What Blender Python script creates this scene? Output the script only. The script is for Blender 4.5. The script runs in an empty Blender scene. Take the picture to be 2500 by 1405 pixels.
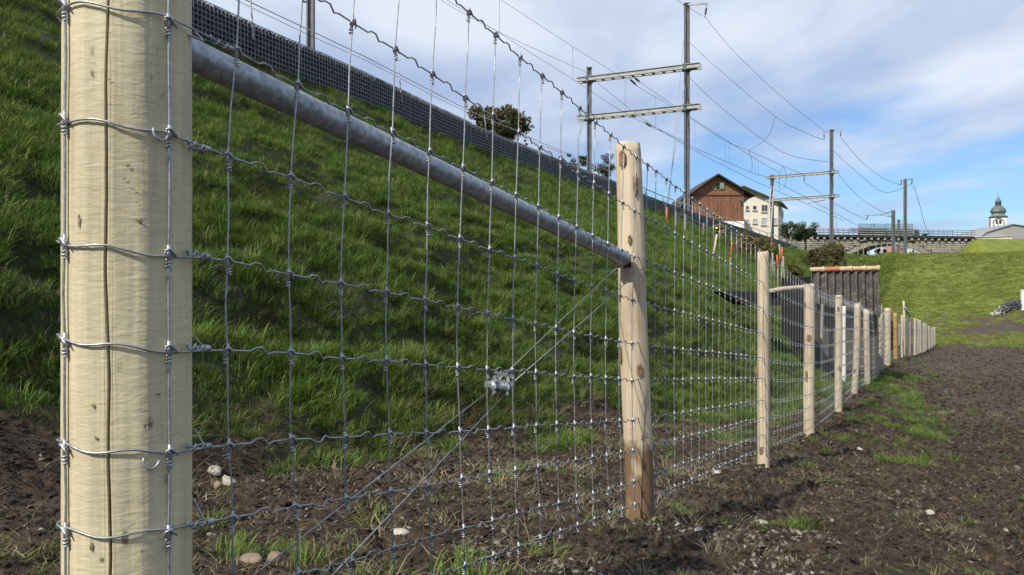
import bpy, math, random
import numpy as np
from mathutils import Vector, Matrix
random.seed(7); rng = np.random.default_rng(11)
S = bpy.context.scene
COL = S.collection
R = math.radians

# ------------------------------------------------------------------ camera
F = 1875.0; CX, CY = 1250.0, 702.5            # focal length and centre, in pixels of the photograph
cam = bpy.data.cameras.new('camera'); camo = bpy.data.objects.new('camera', cam); COL.objects.link(camo)
camo.location = (0, 0, 0); camo.rotation_euler = (R(90), 0, 0)
cam.sensor_width = 36; cam.lens = 27.0; cam.clip_start = .05; cam.clip_end = 6000
S.camera = camo
def P(px, py, d): return ((px-CX)/F*d, d, (CY-py)/F*d)

# ------------------------------------------------------------------ sky, sun, exposure
SUN = Vector((-.50, -.56, .66)).normalized()
elev = math.asin(SUN.z); azim = math.atan2(SUN.x, SUN.y)
W = bpy.data.worlds.new("World"); S.world = W; W.use_nodes = True
def world():
    nt = W.node_tree; N = nt.nodes; L = nt.links
    for n in list(N): N.remove(n)
    out = N.new('ShaderNodeOutputWorld'); bg = N.new('ShaderNodeBackground'); bg.inputs[1].default_value = .1
    sky = N.new('ShaderNodeTexSky'); sky.sky_type = 'NISHITA'; sky.sun_disc = False
    sky.sun_elevation = elev; sky.sun_rotation = azim; sky.air_density = 1.0; sky.dust_density = .6; sky.ozone_density = 2.0
    tc = N.new('ShaderNodeTexCoord'); sep = N.new('ShaderNodeSeparateXYZ'); L.new(tc.outputs['Generated'], sep.inputs[0])
    def m(op, a, b=None, c=None, clamp=False):
        n = N.new('ShaderNodeMath'); n.operation = op; n.use_clamp = clamp
        for i, x in enumerate([a, b, c]):
            if x is None: continue
            if isinstance(x, (int, float)): n.inputs[i].default_value = x
            else: L.new(x, n.inputs[i])
        return n.outputs[0]
    zz = m('ADD', m('MAXIMUM', sep.outputs[2], 0.0), .10)
    cx = m('DIVIDE', sep.outputs[0], zz); cy = m('DIVIDE', sep.outputs[1], zz)
    cmb = N.new('ShaderNodeCombineXYZ'); L.new(cx, cmb.inputs[0]); L.new(cy, cmb.inputs[1]); cmb.inputs[2].default_value = 3.1
    def noise(scale, det, rough, dist=0, off=(0, 0, 0)):
        mp = N.new('ShaderNodeMapping'); mp.inputs['Location'].default_value = off; mp.inputs['Scale'].default_value = (1.25, .8, 1)
        L.new(cmb.outputs[0], mp.inputs[0])
        n = N.new('ShaderNodeTexNoise'); n.inputs['Scale'].default_value = scale; n.inputs['Detail'].default_value = det
        n.inputs['Roughness'].default_value = rough; n.inputs['Distortion'].default_value = dist
        L.new(mp.outputs[0], n.inputs['Vector']); return n.outputs[0]
    big = noise(.42, 6, .5, .25, (2.3, .4, 0)); fine = noise(1.5, 7, .55, .3, (5, 1, 0))
    dens = m('ADD', m('MULTIPLY', big, .8), m('MULTIPLY', fine, .36))
    # higher up the deck closes
    dens = m('ADD', dens, m('MULTIPLY', m('SUBTRACT', m('MINIMUM', sep.outputs[2], .36), .17), .95))
    hz = m('SUBTRACT', 1.0, m('DIVIDE', m('MAXIMUM', sep.outputs[2], 0.0), .11), clamp=True)
    dens = m('ADD', dens, m('MULTIPLY', m('MULTIPLY', hz, hz), .22))
    mr = N.new('ShaderNodeMapRange'); mr.interpolation_type = 'SMOOTHSTEP'; L.new(dens, mr.inputs[0])
    mr.inputs[1].default_value = .43; mr.inputs[2].default_value = .62; mr.inputs[3].default_value = .10; mr.inputs[4].default_value = .93
    shade = noise(1.1, 6, .5, .3, (9, 3, 0))
    cr = N.new('ShaderNodeValToRGB'); L.new(shade, cr.inputs[0])
    cr.color_ramp.elements[0].position = .36; cr.color_ramp.elements[0].color = (3.3, 4.1, 5.8, 1)
    cr.color_ramp.elements[1].position = .64; cr.color_ramp.elements[1].color = (6.1, 6.6, 7.4, 1)
    mix = N.new('ShaderNodeMix'); mix.data_type = 'RGBA'; L.new(mr.outputs[0], mix.inputs[0])
    tint = N.new('ShaderNodeMix'); tint.data_type = 'RGBA'; tint.blend_type = 'MULTIPLY'; tint.inputs[0].default_value = 1
    L.new(sky.outputs[0], tint.inputs[6]); tint.inputs[7].default_value = (.58, .80, 1.04, 1)
    L.new(tint.outputs[2], mix.inputs[6]); L.new(cr.outputs[0], mix.inputs[7])
    L.new(mix.outputs[2], bg.inputs[0]); L.new(bg.outputs[0], out.inputs[0])
world()
sl = bpy.data.lights.new('sun', 'SUN'); sl.energy = 4.2; sl.angle = R(.55); sl.color = (1.0, .93, .82)
so = bpy.data.objects.new('sun', sl); COL.objects.link(so); so.rotation_euler = SUN.to_track_quat('Z', 'Y').to_euler()
S.view_settings.view_transform = 'Standard'; S.view_settings.look = 'None'; S.view_settings.exposure = 0.42; S.view_settings.gamma = 1
S.view_settings.use_curve_mapping = False
S.render.engine = 'CYCLES'; S.cycles.use_denoising = True
S.cycles.max_bounces = 6; S.cycles.transparent_max_bounces = 12

# ------------------------------------------------------------------ mesh helpers
class MB:
    def __init__(s): s.v = []; s.f = []; s.m = []
    def add(s, vs, fs, mi=0):
        o = len(s.v); s.v += [tuple(map(float, q)) for q in vs]; s.f += [tuple(i+o for i in f) for f in fs]; s.m += [mi]*len(fs)
    def box(s, c, size, mi=0, rz=0, M=None):
        x, y, z = [q/2 for q in size]; cs, sn = math.cos(rz), math.sin(rz); vs = []
        for k in range(8):
            a = (x if k & 1 else -x, y if k & 2 else -y, z if k & 4 else -z)
            if M is not None: p = M @ Vector(a); vs.append((p.x+c[0], p.y+c[1], p.z+c[2]))
            else: vs.append((c[0]+a[0]*cs-a[1]*sn, c[1]+a[0]*sn+a[1]*cs, c[2]+a[2]))
        s.add(vs, [(0, 2, 3, 1), (4, 5, 7, 6), (0, 1, 5, 4), (2, 6, 7, 3), (0, 4, 6, 2), (1, 3, 7, 5)], mi)
    def bar(s, a, b, w, h, mi=0):       # a box from a to b, w across, h high
        a, b = Vector(a), Vector(b); d = b-a; l = d.length; d.normalize()
        up = Vector((0, 0, 1)) if abs(d.z) < .9 else Vector((0, 1, 0))
        sd = d.cross(up).normalized(); u2 = sd.cross(d)
        s.box(((a+b)/2)[:], (l, w, h), mi, M=Matrix((d, sd, u2)).transposed())
    def tube(s, pts, r, sides=6, mi=0, caps=True):
        pts = [Vector(p) for p in pts]; n = len(pts); rs = r if hasattr(r, '__len__') else [r]*n
        t0 = (pts[1]-pts[0]).normalized(); a = Vector((0, 0, 1)) if abs(t0.z) < .8 else Vector((0, 1, 0))
        a = (a - t0*a.dot(t0)).normalized(); vs = []; 
        for i in range(n):
            t = (pts[min(i+1, n-1)]-pts[max(i-1, 0)])
            if t.length < 1e-9: t = t0
            t.normalize(); a = (a - t*a.dot(t))
            a = a.normalized() if a.length > 1e-6 else t.orthogonal().normalized()
            b = t.cross(a)
            for k in range(sides):
                th = 2*math.pi*k/sides; vs.append(pts[i] + (a*math.cos(th)+b*math.sin(th))*rs[i])
        fs = [(i*sides+k, i*sides+(k+1) % sides, (i+1)*sides+(k+1) % sides, (i+1)*sides+k) for i in range(n-1) for k in range(sides)]
        if caps: fs += [tuple(range(sides))[::-1], tuple(range((n-1)*sides, n*sides))]
        s.add(vs, fs, mi)
    def prism(s, poly, a, b, mi=0):      # poly: list of points on face A; b-a the extrusion vector
        n = len(poly); d = Vector(b)-Vector(a)
        vs = [Vector(p) for p in poly] + [Vector(p)+d for p in poly]
        s.add(vs, [tuple(range(n)), tuple(range(n, 2*n))[::-1]] + [(i, i+n, (i+1) % n+n, (i+1) % n) for i in range(n)], mi)
    def mesh(s, name, mats, smooth=False):
        me = bpy.data.meshes.new(name); me.from_pydata(s.v, [], s.f)
        for mt in (mats if isinstance(mats, (list, tuple)) else [mats]): me.materials.append(mt)
        if len(set(s.m)) > 1: me.polygons.foreach_set('material_index', s.m)
        if smooth: me.polygons.foreach_set('use_smooth', [True]*len(me.polygons))
        me.validate(); me.update(); return me
    def obj(s, name, mats, parent=None, smooth=False, **kw):
        return link(name, s.mesh(name, mats, smooth), parent, **kw)
def link(name, data, parent=None, loc=None, rot=None, label=None, cat=None, group=None, kind=None):
    o = bpy.data.objects.new(name, data); COL.objects.link(o)
    if parent is not None: o.parent = parent
    if loc is not None: o.location = loc
    if rot is not None: o.rotation_euler = rot
    if label: o['label'] = label
    if cat: o['category'] = cat
    if group: o['group'] = group
    if kind: o['kind'] = kind
    return o
def thing(name, loc=(0, 0, 0), label=None, cat=None, group=None, rot=None): return link(name, None, None, loc, rot, label, cat, group)
def shift(o, c):       # world-space mesh of a part -> local to a parent at c
    o.data.transform(Matrix.Translation(-Vector(c))); return o

# ------------------------------------------------------------------ numpy noise
def _h(ix, iy, s):
    n = (ix*374761393 + iy*668265263 + s*1442695041) & 0xffffffff
    n = ((n ^ (n >> 13))*1274126177) & 0xffffffff
    return ((n ^ (n >> 16)) & 0xffff)/65535.0
def vn(x, y, s=0):
    ix = np.floor(x).astype(np.int64); iy = np.floor(y).astype(np.int64); fx = x-ix; fy = y-iy
    fx = fx*fx*fx*(fx*(fx*6-15)+10); fy = fy*fy*fy*(fy*(fy*6-15)+10)
    a, b, c, d = _h(ix, iy, s), _h(ix+1, iy, s), _h(ix, iy+1, s), _h(ix+1, iy+1, s)
    return (a*(1-fx)+b*fx)*(1-fy)+(c*(1-fx)+d*fx)*fy
def fbm(x, y, s=0, o=4, g=.5):
    t = np.zeros_like(x); a = 1.; w = 0
    for k in range(o):
        t += a*vn(x*2**k+k*17.3, y*2**k-k*9.1, s+k); w += a; a *= g
    return t/w
def sst(x, a, b):
    t = np.clip((x-a)/(b-a), 0, 1); return t*t*(3-2*t)

# ------------------------------------------------------------------ ground form.  u runs along the fence, v to its left
EX, EY = .4696, .8829
def uv(x, y): dx = x-.5; dy = y-3.16; return dx*EX+dy*EY, -dx*EY+dy*EX
def xy(u, v): return .5+u*EX-v*EY, 3.16+u*EY+v*EX
bu = np.array([-40, -9, -2.3, 0.1, 2.9, 5.5, 8.4, 11.5, 14.4, 17.5, 20.3, 27.2, 33, 40.4, 50, 60, 70, 80, 90, 100, 115, 131, 145, 170, 250, 900, 4000])
bz = np.array([.9, -.1, -.73, -1.04, -1.34, -1.57, -1.73, -1.87, -2.02, -2.15, -2.22, -2.42, -2.75, -3.12, -3.2, -2.75, -1.85, -.7, .55, 1.9, 3.7, 5.25, 5.3, 4.3, 2.5, 2.0, 2.0])
_g = np.concatenate([np.arange(-40, 300, .25)]); _z = np.interp(_g, bu, bz)
_z2 = np.convolve(np.pad(_z, 5, 'edge'), np.ones(11)/11, 'valid')
_z3 = np.convolve(np.pad(_z2, 16, 'edge'), np.ones(33)/33, 'valid'); _w = sst(_g, 22, 40); _z = _z2*(1-_w)+_z3*_w
def base(u): return np.interp(u, np.append(_g, [900, 4000]), np.append(_z, [2.0, 2.0]))
# the gabion wall's top edge, from where it shows in the photograph (top at z = 5.25)
WT = [(473, -8), (663, 78), (877, 171), (1150, 303), (1349, 385), (1492, 440), (1600, 487), (1685, 517), (1813, 558), (1877, 579), (1952, 603)]
WP = [(-13.6, -5.0), (-9.7, 4.6)] + [((px-CX)/F*(9844/(CY-py)), 9844/(CY-py)) for px, py in WT]
wu, wv = uv(np.array([p[0] for p in WP]), np.array([p[1] for p in WP]))
wu = np.concatenate([[-60], wu, [114, 130, 150, 175, 230, 900]]); wv = np.concatenate([[4.5], wv, [8.3, 5.5, 2.0, -4, -20, -200]])
def wallv(u): return np.interp(u, wu, wv)
def soilv(u): return np.interp(u, [-9, -2.5, -1, 0, 4.3, 5.5, 7, 9, 13, 20], [2.5, 2.25, 2.1, 1.92, 1.85, 1.2, .7, .35, .15, 0.])
def height(u, v, detail=True):
    b = base(u); vw = wallv(u)
    toe = np.interp(u, [-10, 0, 5, 9, 40, 70, 110], [2.1, 1.9, 1.45, .9, 1.0, 3.0, 3.5])
    t = np.clip((v-toe)/np.maximum(vw-toe, .5), 0, 1.5)
    topz = np.interp(u, [-60, 120, 140, 900], [4.48, 4.48, 5.0, 3.0])
    s = np.clip(t, 0, 1)
    bank = (s + .035*np.sin(s*math.pi*2)) * (topz-b)
    k = np.where(t > 0, bank, 0)
    h = b + np.maximum(k, 0)*np.where(u < 170, 1, 0)
    h = h + .06*np.exp(-((v-toe)/.5)**2)
    # a low ridge under the fence that falls to the field on the right
    h = h - sst(-v, .35, 1.7)*.17*sst(u, 2.5, 9)*(1-sst(u, 24, 38)) 
    # the field rises gently to the right of the meadow
    h = h + sst(-v, 2, 12)*1.25*sst(u, 46, 66)*(1-sst(u, 88, 118))
    h = h + .55*(fbm(u/13, v/9, 91, 3)-.5)*sst(u, 50, 64)*(1-sst(u, 122, 140))
    # behind the wall: ballast plateau, then the ground up to the farmhouse
    beh = sst(v-vw, .1, .3)
    plat = np.interp(v-vw, [0, .6, 11, 14, 30, 60, 200], [4.9, 4.95, 4.95, 5.2, 9.4, 11, 12])
    plat = np.where(u > 160, np.minimum(plat, np.interp(u, [160, 200, 900], [9, 5, 2])), plat)
    h = np.where((v > vw) & (u < 175), h*(1-beh)+plat*beh, h)
    # the road ramp at the right end of the bridge
    x, y = xy(u, v)
    ramp = 11.0 - np.abs(y-167.5)*.42*np.where(y < 167.5, 1, .7) - np.maximum(99.5-x, 0)*1.0 - sst(x, 120, 160)*1.5
    rr = np.minimum(ramp, 10.6)
    h = np.where(x > 80, np.maximum(h, np.where(rr > 3, rr, -99)), h)
    if detail:
        near = np.exp(-np.maximum(u-8, 0)/22.)
        sv = soilv(u); onbank = sst(v, sv-.3, sv+.3)*(1-beh)
        # cattle-step tussocks on the bank
        w1 = fbm(u/1.1+v*.25, v/.36+u*.18, 5, 3, .55); w2 = fbm(u/.42, v/.22, 15, 2)
        step = np.clip((w1-.36)*4.2, 0, 1); step = step**.8
        h = h + onbank*(step*.25+w2*.05-.14)*(.35+.65*np.exp(-np.maximum(u-10, 0)/50.))*sst(vw-v, .0, .5)*(.35+.65*sst(v, sv, sv+1.3))
        soil = (1-sst(v, sv-.2, sv+.4))
        c = fbm(u/.30, v/.30, 33, 4, .62); c2 = fbm(u/1.3, v/1.1, 38, 3); c3 = np.abs(fbm(u/.11, v/.11, 44, 3)-.5)
        h = h + soil*((c-.5)*.105+(c2-.5)*.07+(.12-c3)*.16)*near*sst(u+12, 0, 4)
        h = h + soil*.16*(fbm(u/2.6, v/.8, 61, 2)-.5)*sst(-v, 1, 3)*(1-sst(u, 40, 50))
    return h
def grassmask(u, v):
    sv = soilv(u); n = fbm(u/.8, v/.55, 71, 4)-.5
    g = sst(v + n*.62, sv-.10, sv+.28)
    n2 = fbm(u/1.4, v/.7, 74, 3)
    strip = sst(n2+(fbm(u/.3, v/.3, 76, 3)-.5)*.35, .50, .64)*sst(u, 3.5, 6.5)*(1-sst(-v, .6, 1.7))*sst(-v, -.9, -.1)*(1-sst(u, 20, 30))*.8
    g = np.maximum(g, strip)
    n3 = fbm(u/.55, v/.55, 78, 3)
    g = np.maximum(g, sst(n3, .70, .76)*.6*(u > -1.5)*(u < 10))
    n4 = fbm(u/6, v/5, 79, 4)-.5
    md = np.clip(sst(u+n4*18+(fbm(u/1.2, v/1.0, 83, 4)-.5)*14, 41.0, 56.0), 0, 1)
    n5 = fbm(u/5, v/3.0, 85, 4)
    patch = np.exp(-((u-57)/8)**2-((v+5.6)/4.5)**2)
    md = md*(1-np.clip(sst(n5+patch*.5+(fbm(u/1.1, v/.8, 87, 3)-.5)*.5, .60, .80), 0, 1)*(patch > .06))
    return np.clip(np.maximum(g, md), 0, 1)
def ground(x, y, detail=True):
    u, v = uv(np.atleast_1d(np.asarray(x, float)), np.atleast_1d(np.asarray(y, float)))
    return height(u, v, detail)
def gz(x, y, detail=True): return float(ground(x, y, detail)[0])

# ------------------------------------------------------------------ materials
def mat(name): 
    m = bpy.data.materials.new(name); m.use_nodes = True; N = m.node_tree.nodes; b = N['Principled BSDF']; return m, N, m.node_tree.links, b
def ramp(N, L, fac, stops):
    r = N.new('ShaderNodeValToRGB'); L.new(fac, r.inputs[0]); e = r.color_ramp.elements
    while len(e) < len(stops): e.new(.5)
    for q, (p, c) in zip(e, stops): q.position = p; q.color = (*c, 1)
    return r.outputs[0]
def nz(N, L, scale, det=5, rough=.55, coord='Object', sc=None, dist=0):
    tc = N.new('ShaderNodeTexCoord'); n = N.new('ShaderNodeTexNoise'); n.inputs['Scale'].default_value = scale
    n.inputs['Detail'].default_value = det; n.inputs['Roughness'].default_value = rough; n.inputs['Distortion'].default_value = dist
    if sc: mp = N.new('ShaderNodeMapping'); mp.inputs['Scale'].default_value = sc; L.new(tc.outputs[coord], mp.inputs[0]); L.new(mp.outputs[0], n.inputs['Vector'])
    else: L.new(tc.outputs[coord], n.inputs['Vector'])
    return n.outputs[0]
def bump(N, L, b, h, strength=.3, dist=.01, prev=None):
    n = N.new('ShaderNodeBump'); n.inputs['Strength'].default_value = strength; n.inputs['Distance'].default_value = dist
    L.new(h, n.inputs['Height'])
    if prev is not None: L.new(prev, n.inputs['Normal'])
    L.new(n.outputs[0], b.inputs['Normal']); return n.outputs[0]
def mixc(N, L, f, a, b, bt='MIX'):
    n = N.new('ShaderNodeMix'); n.data_type = 'RGBA'; n.blend_type = bt
    for i, q in ((0, f), (6, a), (7, b)):
        if isinstance(q, (int, float)): n.inputs[i].default_value = q
        elif isinstance(q, tuple): n.inputs[i].default_value = (*q, 1)
        else: L.new(q, n.inputs[i])
    return n.outputs[2]
def simple(name, col, rough=.6, metal=0, var=.25, scale=6, bmp=0, coord='Object', sc=None):
    m, N, L, b = mat(name); f = nz(N, L, scale, 6, .6, coord, sc)
    c0 = tuple(q*(1-var) for q in col); c1 = tuple(min(1, q*(1+var)) for q in col)
    L.new(ramp(N, L, f, [(.3, c0), (.7, c1)]), b.inputs['Base Color']); b.inputs['Roughness'].default_value = rough; b.inputs['Metallic'].default_value = metal
    if bmp: bump(N, L, b, f, bmp, .01)
    return m
def wood_post(name, c_lo, c_hi, dirt=0, pale=False):
    m, N, L, b = mat(name)
    g = nz(N, L, 9, 8, .6, 'Object', (6, 6, .35)); g2 = nz(N, L, 3, 4, .5, 'Object', (1, 1, .5))
    col = ramp(N, L, g, [(.25, c_lo), (.62, c_hi)])
    col = mixc(N, L, .45, col, ramp(N, L, g2, [(.3, tuple(q*.72 for q in c_lo)), (.65, tuple(min(1, q*1.04) for q in c_hi))]))
    # branch scars
    tc = N.new('ShaderNodeTexCoord'); mp = N.new('ShaderNodeMapping'); mp.inputs['Scale'].default_value = (9, 9, 3.6) if not pale else (26, 26, 12); L.new(tc.outputs['Object'], mp.inputs[0])
    vo = N.new('ShaderNodeTexVoronoi'); vo.inputs['Scale'].default_value = 1.0; L.new(mp.outputs[0], vo.inputs['Vector'])
    mr = N.new('ShaderNodeMapRange'); L.new(vo.outputs['Distance'], mr.inputs[0])
    mr.inputs[1].default_value = .10; mr.inputs[2].default_value = .24 if not pale else .17; mr.inputs[3].default_value = .85; mr.inputs[4].default_value = 0
    pick = N.new('ShaderNodeMath'); pick.operation = 'GREATER_THAN'; pick.inputs[1].default_value = .52 if not pale else .72
    sp = N.new('ShaderNodeSeparateColor'); L.new(vo.outputs['Color'], sp.inputs[0]); L.new(sp.outputs[0], pick.inputs[0])
    mu = N.new('ShaderNodeMath'); mu.operation = 'MULTIPLY'; L.new(mr.outputs[0], mu.inputs[0]); L.new(pick.outputs[0], mu.inputs[1])
    n9 = nz(N, L, 90, 3, .6); mu2 = N.new('ShaderNodeMath'); mu2.operation = 'MULTIPLY'; L.new(mu.outputs[0], mu2.inputs[0]); 
    r9 = N.new('ShaderNodeMapRange'); L.new(n9, r9.inputs[0]); r9.inputs[1].default_value = .38; r9.inputs[2].default_value = .55; L.new(r9.outputs[0], mu2.inputs[1])
    col = mixc(N, L, mu2.outputs[0], col, (.13, .075, .035) if not pale else (.11, .085, .05))
    # rust-brown smudges of inner bark
    s = nz(N, L, 7, 5, .6, 'Object', (1.6, 1.6, .8)); sm = N.new('ShaderNodeMapRange'); L.new(s, sm.inputs[0]); sm.inputs[1].default_value = .58; sm.inputs[2].default_value = .78; sm.inputs[4].default_value = .6 if not pale else .25
    col = mixc(N, L, sm.outputs[0], col, (.30, .17, .08) if not pale else (.40, .37, .27))
    if dirt:
        sx = N.new('ShaderNodeSeparateXYZ'); L.new(tc.outputs['Object'], sx.inputs[0])
        a = N.new('ShaderNodeMath'); a.operation = 'MULTIPLY_ADD'; L.new(nz(N, L, 12, 4, .6), a.inputs[0]); a.inputs[1].default_value = -.16; L.new(sx.outputs[2], a.inputs[2])
        dm = N.new('ShaderNodeMapRange'); L.new(a.outputs[0], dm.inputs[0]); dm.inputs[1].default_value = dirt-.08; dm.inputs[2].default_value = dirt-.05; dm.inputs[3].default_value = .95; dm.inputs[4].default_value = 0
        dn = nz(N, L, 5, 4, .6, 'Object', (1.3, 1.3, .5)); dd = N.new('ShaderNodeMapRange'); L.new(dn, dd.inputs[0]); dd.inputs[1].default_value = .34; dd.inputs[2].default_value = .44
        dmu = N.new('ShaderNodeMath'); dmu.operation = 'MULTIPLY'; L.new(dm.outputs[0], dmu.inputs[0]); L.new(dd.outputs[0], dmu.inputs[1])
        col = mixc(N, L, dmu.outputs[0], col, (.14, .085, .045))
    L.new(col, b.inputs['Base Color']); b.inputs['Roughness'].default_value = .62 if pale else .75; b.inputs['Specular IOR Level'].default_value = .3
    if pale:
        r1 = nz(N, L, 34, 3, .5, 'Object', (.9, .9, 3.2), .6); n1 = bump(N, L, b, r1, .34, .005); bump(N, L, b, g, .25, .004, n1)
    else: bump(N, L, b, g, .5, .006)
    return m
M = {}
M['strainer'] = wood_post('pale_peeled_wood', (.38, .335, .215), (.61, .545, .365), pale=True)
M['post'] = wood_post('peeled_wood', (.30, .235, .15), (.60, .515, .385))
M['post_dirty'] = wood_post('peeled_wood_muddy_foot', (.30, .235, .15), (.58, .495, .36), dirt=.36)
M['post_old'] = wood_post('brown_peeled_wood', (.22, .12, .055), (.40, .25, .12))
M['post_grey'] = simple('weathered_wood', (.24, .23, .20), .9, 0, .35, 30)
M['crack'] = simple('split_dark', (.022, .014, .007), .9)
def galv(name, c0, c1, rough, metal, scale):
    m, N, L, b = mat(name); tc = N.new('ShaderNodeTexCoord')
    vo = N.new('ShaderNodeTexVoronoi'); vo.inputs['Scale'].default_value = scale; L.new(tc.outputs['Object'], vo.inputs['Vector'])
    sp = N.new('ShaderNodeSeparateColor'); L.new(vo.outputs['Color'], sp.inputs[0]); n = nz(N, L, scale*.4, 6, .65)
    c = mixc(N, L, .5, ramp(N, L, sp.outputs[0], [(0, c0), (1, c1)]), ramp(N, L, n, [(.3, c0), (.7, c1)]))
    L.new(c, b.inputs['Base Color']); b.inputs['Metallic'].default_value = metal; b.inputs['Roughness'].default_value = rough
    bump(N, L, b, n, .25, .003); return m
M['wire'] = galv('galvanised_wire', (.18, .20, .22), (.42, .44, .46), .42, .6, 120)
M['wire_bright'] = galv('bright_galvanised_wire', (.26, .28, .31), (.55, .57, .60), .52, .7, 200)
M['pipe'] = galv('galvanised_pipe', (.15, .175, .20), (.46, .50, .54), .45, .5, 85)
M['steel'] = galv('mast_steel', (.20, .21, .215), (.34, .35, .35), .6, .1, 4)
M['mast'] = galv('dull_mast_steel', (.085, .092, .10), (.17, .18, .19), .6, .2, 4)
M['steel_dark'] = galv('dark_steel', (.07, .078, .085), (.14, .15, .16), .6, .25, 4)
M['rail_white'] = simple('pale_rail', (.52, .51, .48), .5, .1)
M['cable'] = simple('overhead_cable', (.06, .07, .075), .5, .4)
M['insulator'] = simple('brown_insulator', (.035, .028, .025), .3)
M['orange'] = simple('orange_marker', (.75, .10, .02), .5, 0, .1)
M['pink'] = simple('pink_marker', (.65, .08, .12), .5, 0, .1)
M['yellow'] = simple('yellow_cap', (.75, .70, .08), .5, 0, .05)
M['white'] = simple('white_paint', (.72, .72, .70), .5, 0, .06)

def ground_mat():
    m, N, L, b = mat('ground')
    at = N.new('ShaderNodeAttribute'); at.attribute_name = 'grassy'
    am = N.new('ShaderNodeAttribute'); am.attribute_name = 'meadow'
    n1 = nz(N, L, 2.2, 8, .65); n2 = nz(N, L, 22, 8, .7); n3 = nz(N, L, .35, 5, .6); n4 = nz(N, L, 120, 5, .7)
    soil = ramp(N, L, n2, [(.32, (.015, .011, .008)), (.5, (.068, .045, .028)), (.66, (.148, .100, .063))])
    soil = mixc(N, L, ramp(N, L, n1, [(.45, (0, 0, 0)), (.68, (.55, .55, .55))]), soil, (.105, .078, .056))
    soil = mixc(N, L, ramp(N, L, n4, [(.62, (0, 0, 0)), (.70, (.5, .5, .5))]), soil, (.16, .14, .12))
    under = ramp(N, L, n2, [(.30, (.016, .019, .007)), (.52, (.044, .056, .014)), (.72, (.085, .085, .028))])
    n5 = nz(N, L, .9, 9, .72)
    mead = ramp(N, L, n5, [(.30, (.092, .120, .015)), (.50, (.155, .180, .024)), (.72, (.235, .235, .042))])
    mead = mixc(N, L, ramp(N, L, n3, [(.40, (0, 0, 0)), (.62, (.6, .6, .6))]), mead, (.085, .120, .018))
    grass = mixc(N, L, am.outputs['Fac'], under, mead)
    col = mixc(N, L, at.outputs['Fac'], soil, grass)
    L.new(col, b.inputs['Base Color']); 
    rr = N.new('ShaderNodeMapRange'); L.new(n1, rr.inputs[0]); rr.inputs[1].default_value = .35; rr.inputs[2].default_value = .7; rr.inputs[3].default_value = .62; rr.inputs[4].default_value = .95
    L.new(rr.outputs[0], b.inputs['Roughness']); b.inputs['Specular IOR Level'].default_value = .3
    nb = bump(N, L, b, n2, 1.0, .045); nb = bump(N, L, b, n4, .8, .012, nb); bump(N, L, b, n5, .5, .35, nb)
    return m
M['ground'] = ground_mat()
def blade_mat(name, dark, mid, lite, dry, tr=.35):
    m, N, L, b = mat(name)
    oi = N.new('ShaderNodeObjectInfo'); at = N.new('ShaderNodeAttribute'); at.attribute_name = 'tone'
    ad = N.new('ShaderNodeMath'); ad.operation = 'MULTIPLY_ADD'; L.new(oi.outputs['Random'], ad.inputs[0]); ad.inputs[1].default_value = .5; 
    mu = N.new('ShaderNodeMath'); mu.operation = 'MULTIPLY'; L.new(at.outputs['Fac'], mu.inputs[0]); mu.inputs[1].default_value = .5; L.new(mu.outputs[0], ad.inputs[2])
    c = ramp(N, L, ad.outputs[0], [(.05, dark), (.38, mid), (.72, lite), (.90, dry)])
    L.new(c, b.inputs['Base Color']); b.inputs['Roughness'].default_value = .55; b.inputs['Specular IOR Level'].default_value = .35
    t = N.new('ShaderNodeBsdfTranslucent'); L.new(c, t.inputs[0]); mx = N.new('ShaderNodeMixShader'); mx.inputs[0].default_value = tr
    L.new(b.outputs[0], mx.inputs[1]); L.new(t.outputs[0], mx.inputs[2]); L.new(mx.outputs[0], N['Material Output'].inputs[0]); return m
M['blade'] = blade_mat('grass_blade', (.030, .062, .010), (.082, .152, .021), (.170, .235, .040), (.30, .27, .12))
M['meadow_blade'] = blade_mat('meadow_blade', (.098, .142, .026), (.180, .225, .042), (.265, .295, .062), (.34, .32, .10))
M['straw'] = blade_mat('dry_stalk', (.10, .085, .04), (.20, .165, .09), (.30, .25, .15), (.38, .33, .22), .2)
M['shrub_leaf'] = blade_mat('shrub_leaf', (.020, .035, .012), (.035, .060, .016), (.070, .090, .028), (.12, .11, .04), .25)
M['tree_leaf'] = blade_mat('tree_leaf', (.018, .028, .010), (.034, .048, .014), (.085, .075, .028), (.16, .10, .04), .25)
M['weed_leaf'] = blade_mat('dry_weed_leaf', (.06, .055, .022), (.10, .10, .035), (.16, .14, .05), (.26, .18, .08), .25)
M['fir_leaf'] = blade_mat('fir_leaf', (.008, .018, .012), (.014, .026, .016), (.020, .034, .020), (.03, .04, .02), .1)
M['bark'] = simple('bark', (.07, .055, .04), .9, 0, .4, 10)
def clod_mat():
    m, N, L, b = mat('soil_clod'); oi = N.new('ShaderNodeObjectInfo'); n = nz(N, L, 3, 6, .7)
    c = ramp(N, L, oi.outputs['Random'], [(0, (.024, .016, .010)), (.4, (.062, .040, .024)), (.75, (.115, .070, .040)), (1, (.20, .10, .05))])
    L.new(mixc(N, L, .5, c, ramp(N, L, n, [(.3, (.024, .016, .010)), (.7, (.125, .080, .048))])), b.inputs['Base Color']); b.inputs['Roughness'].default_value = .92
    bump(N, L, b, n, .9, .3); return m
M['clod'] = clod_mat()
M['pebble'] = None
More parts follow.
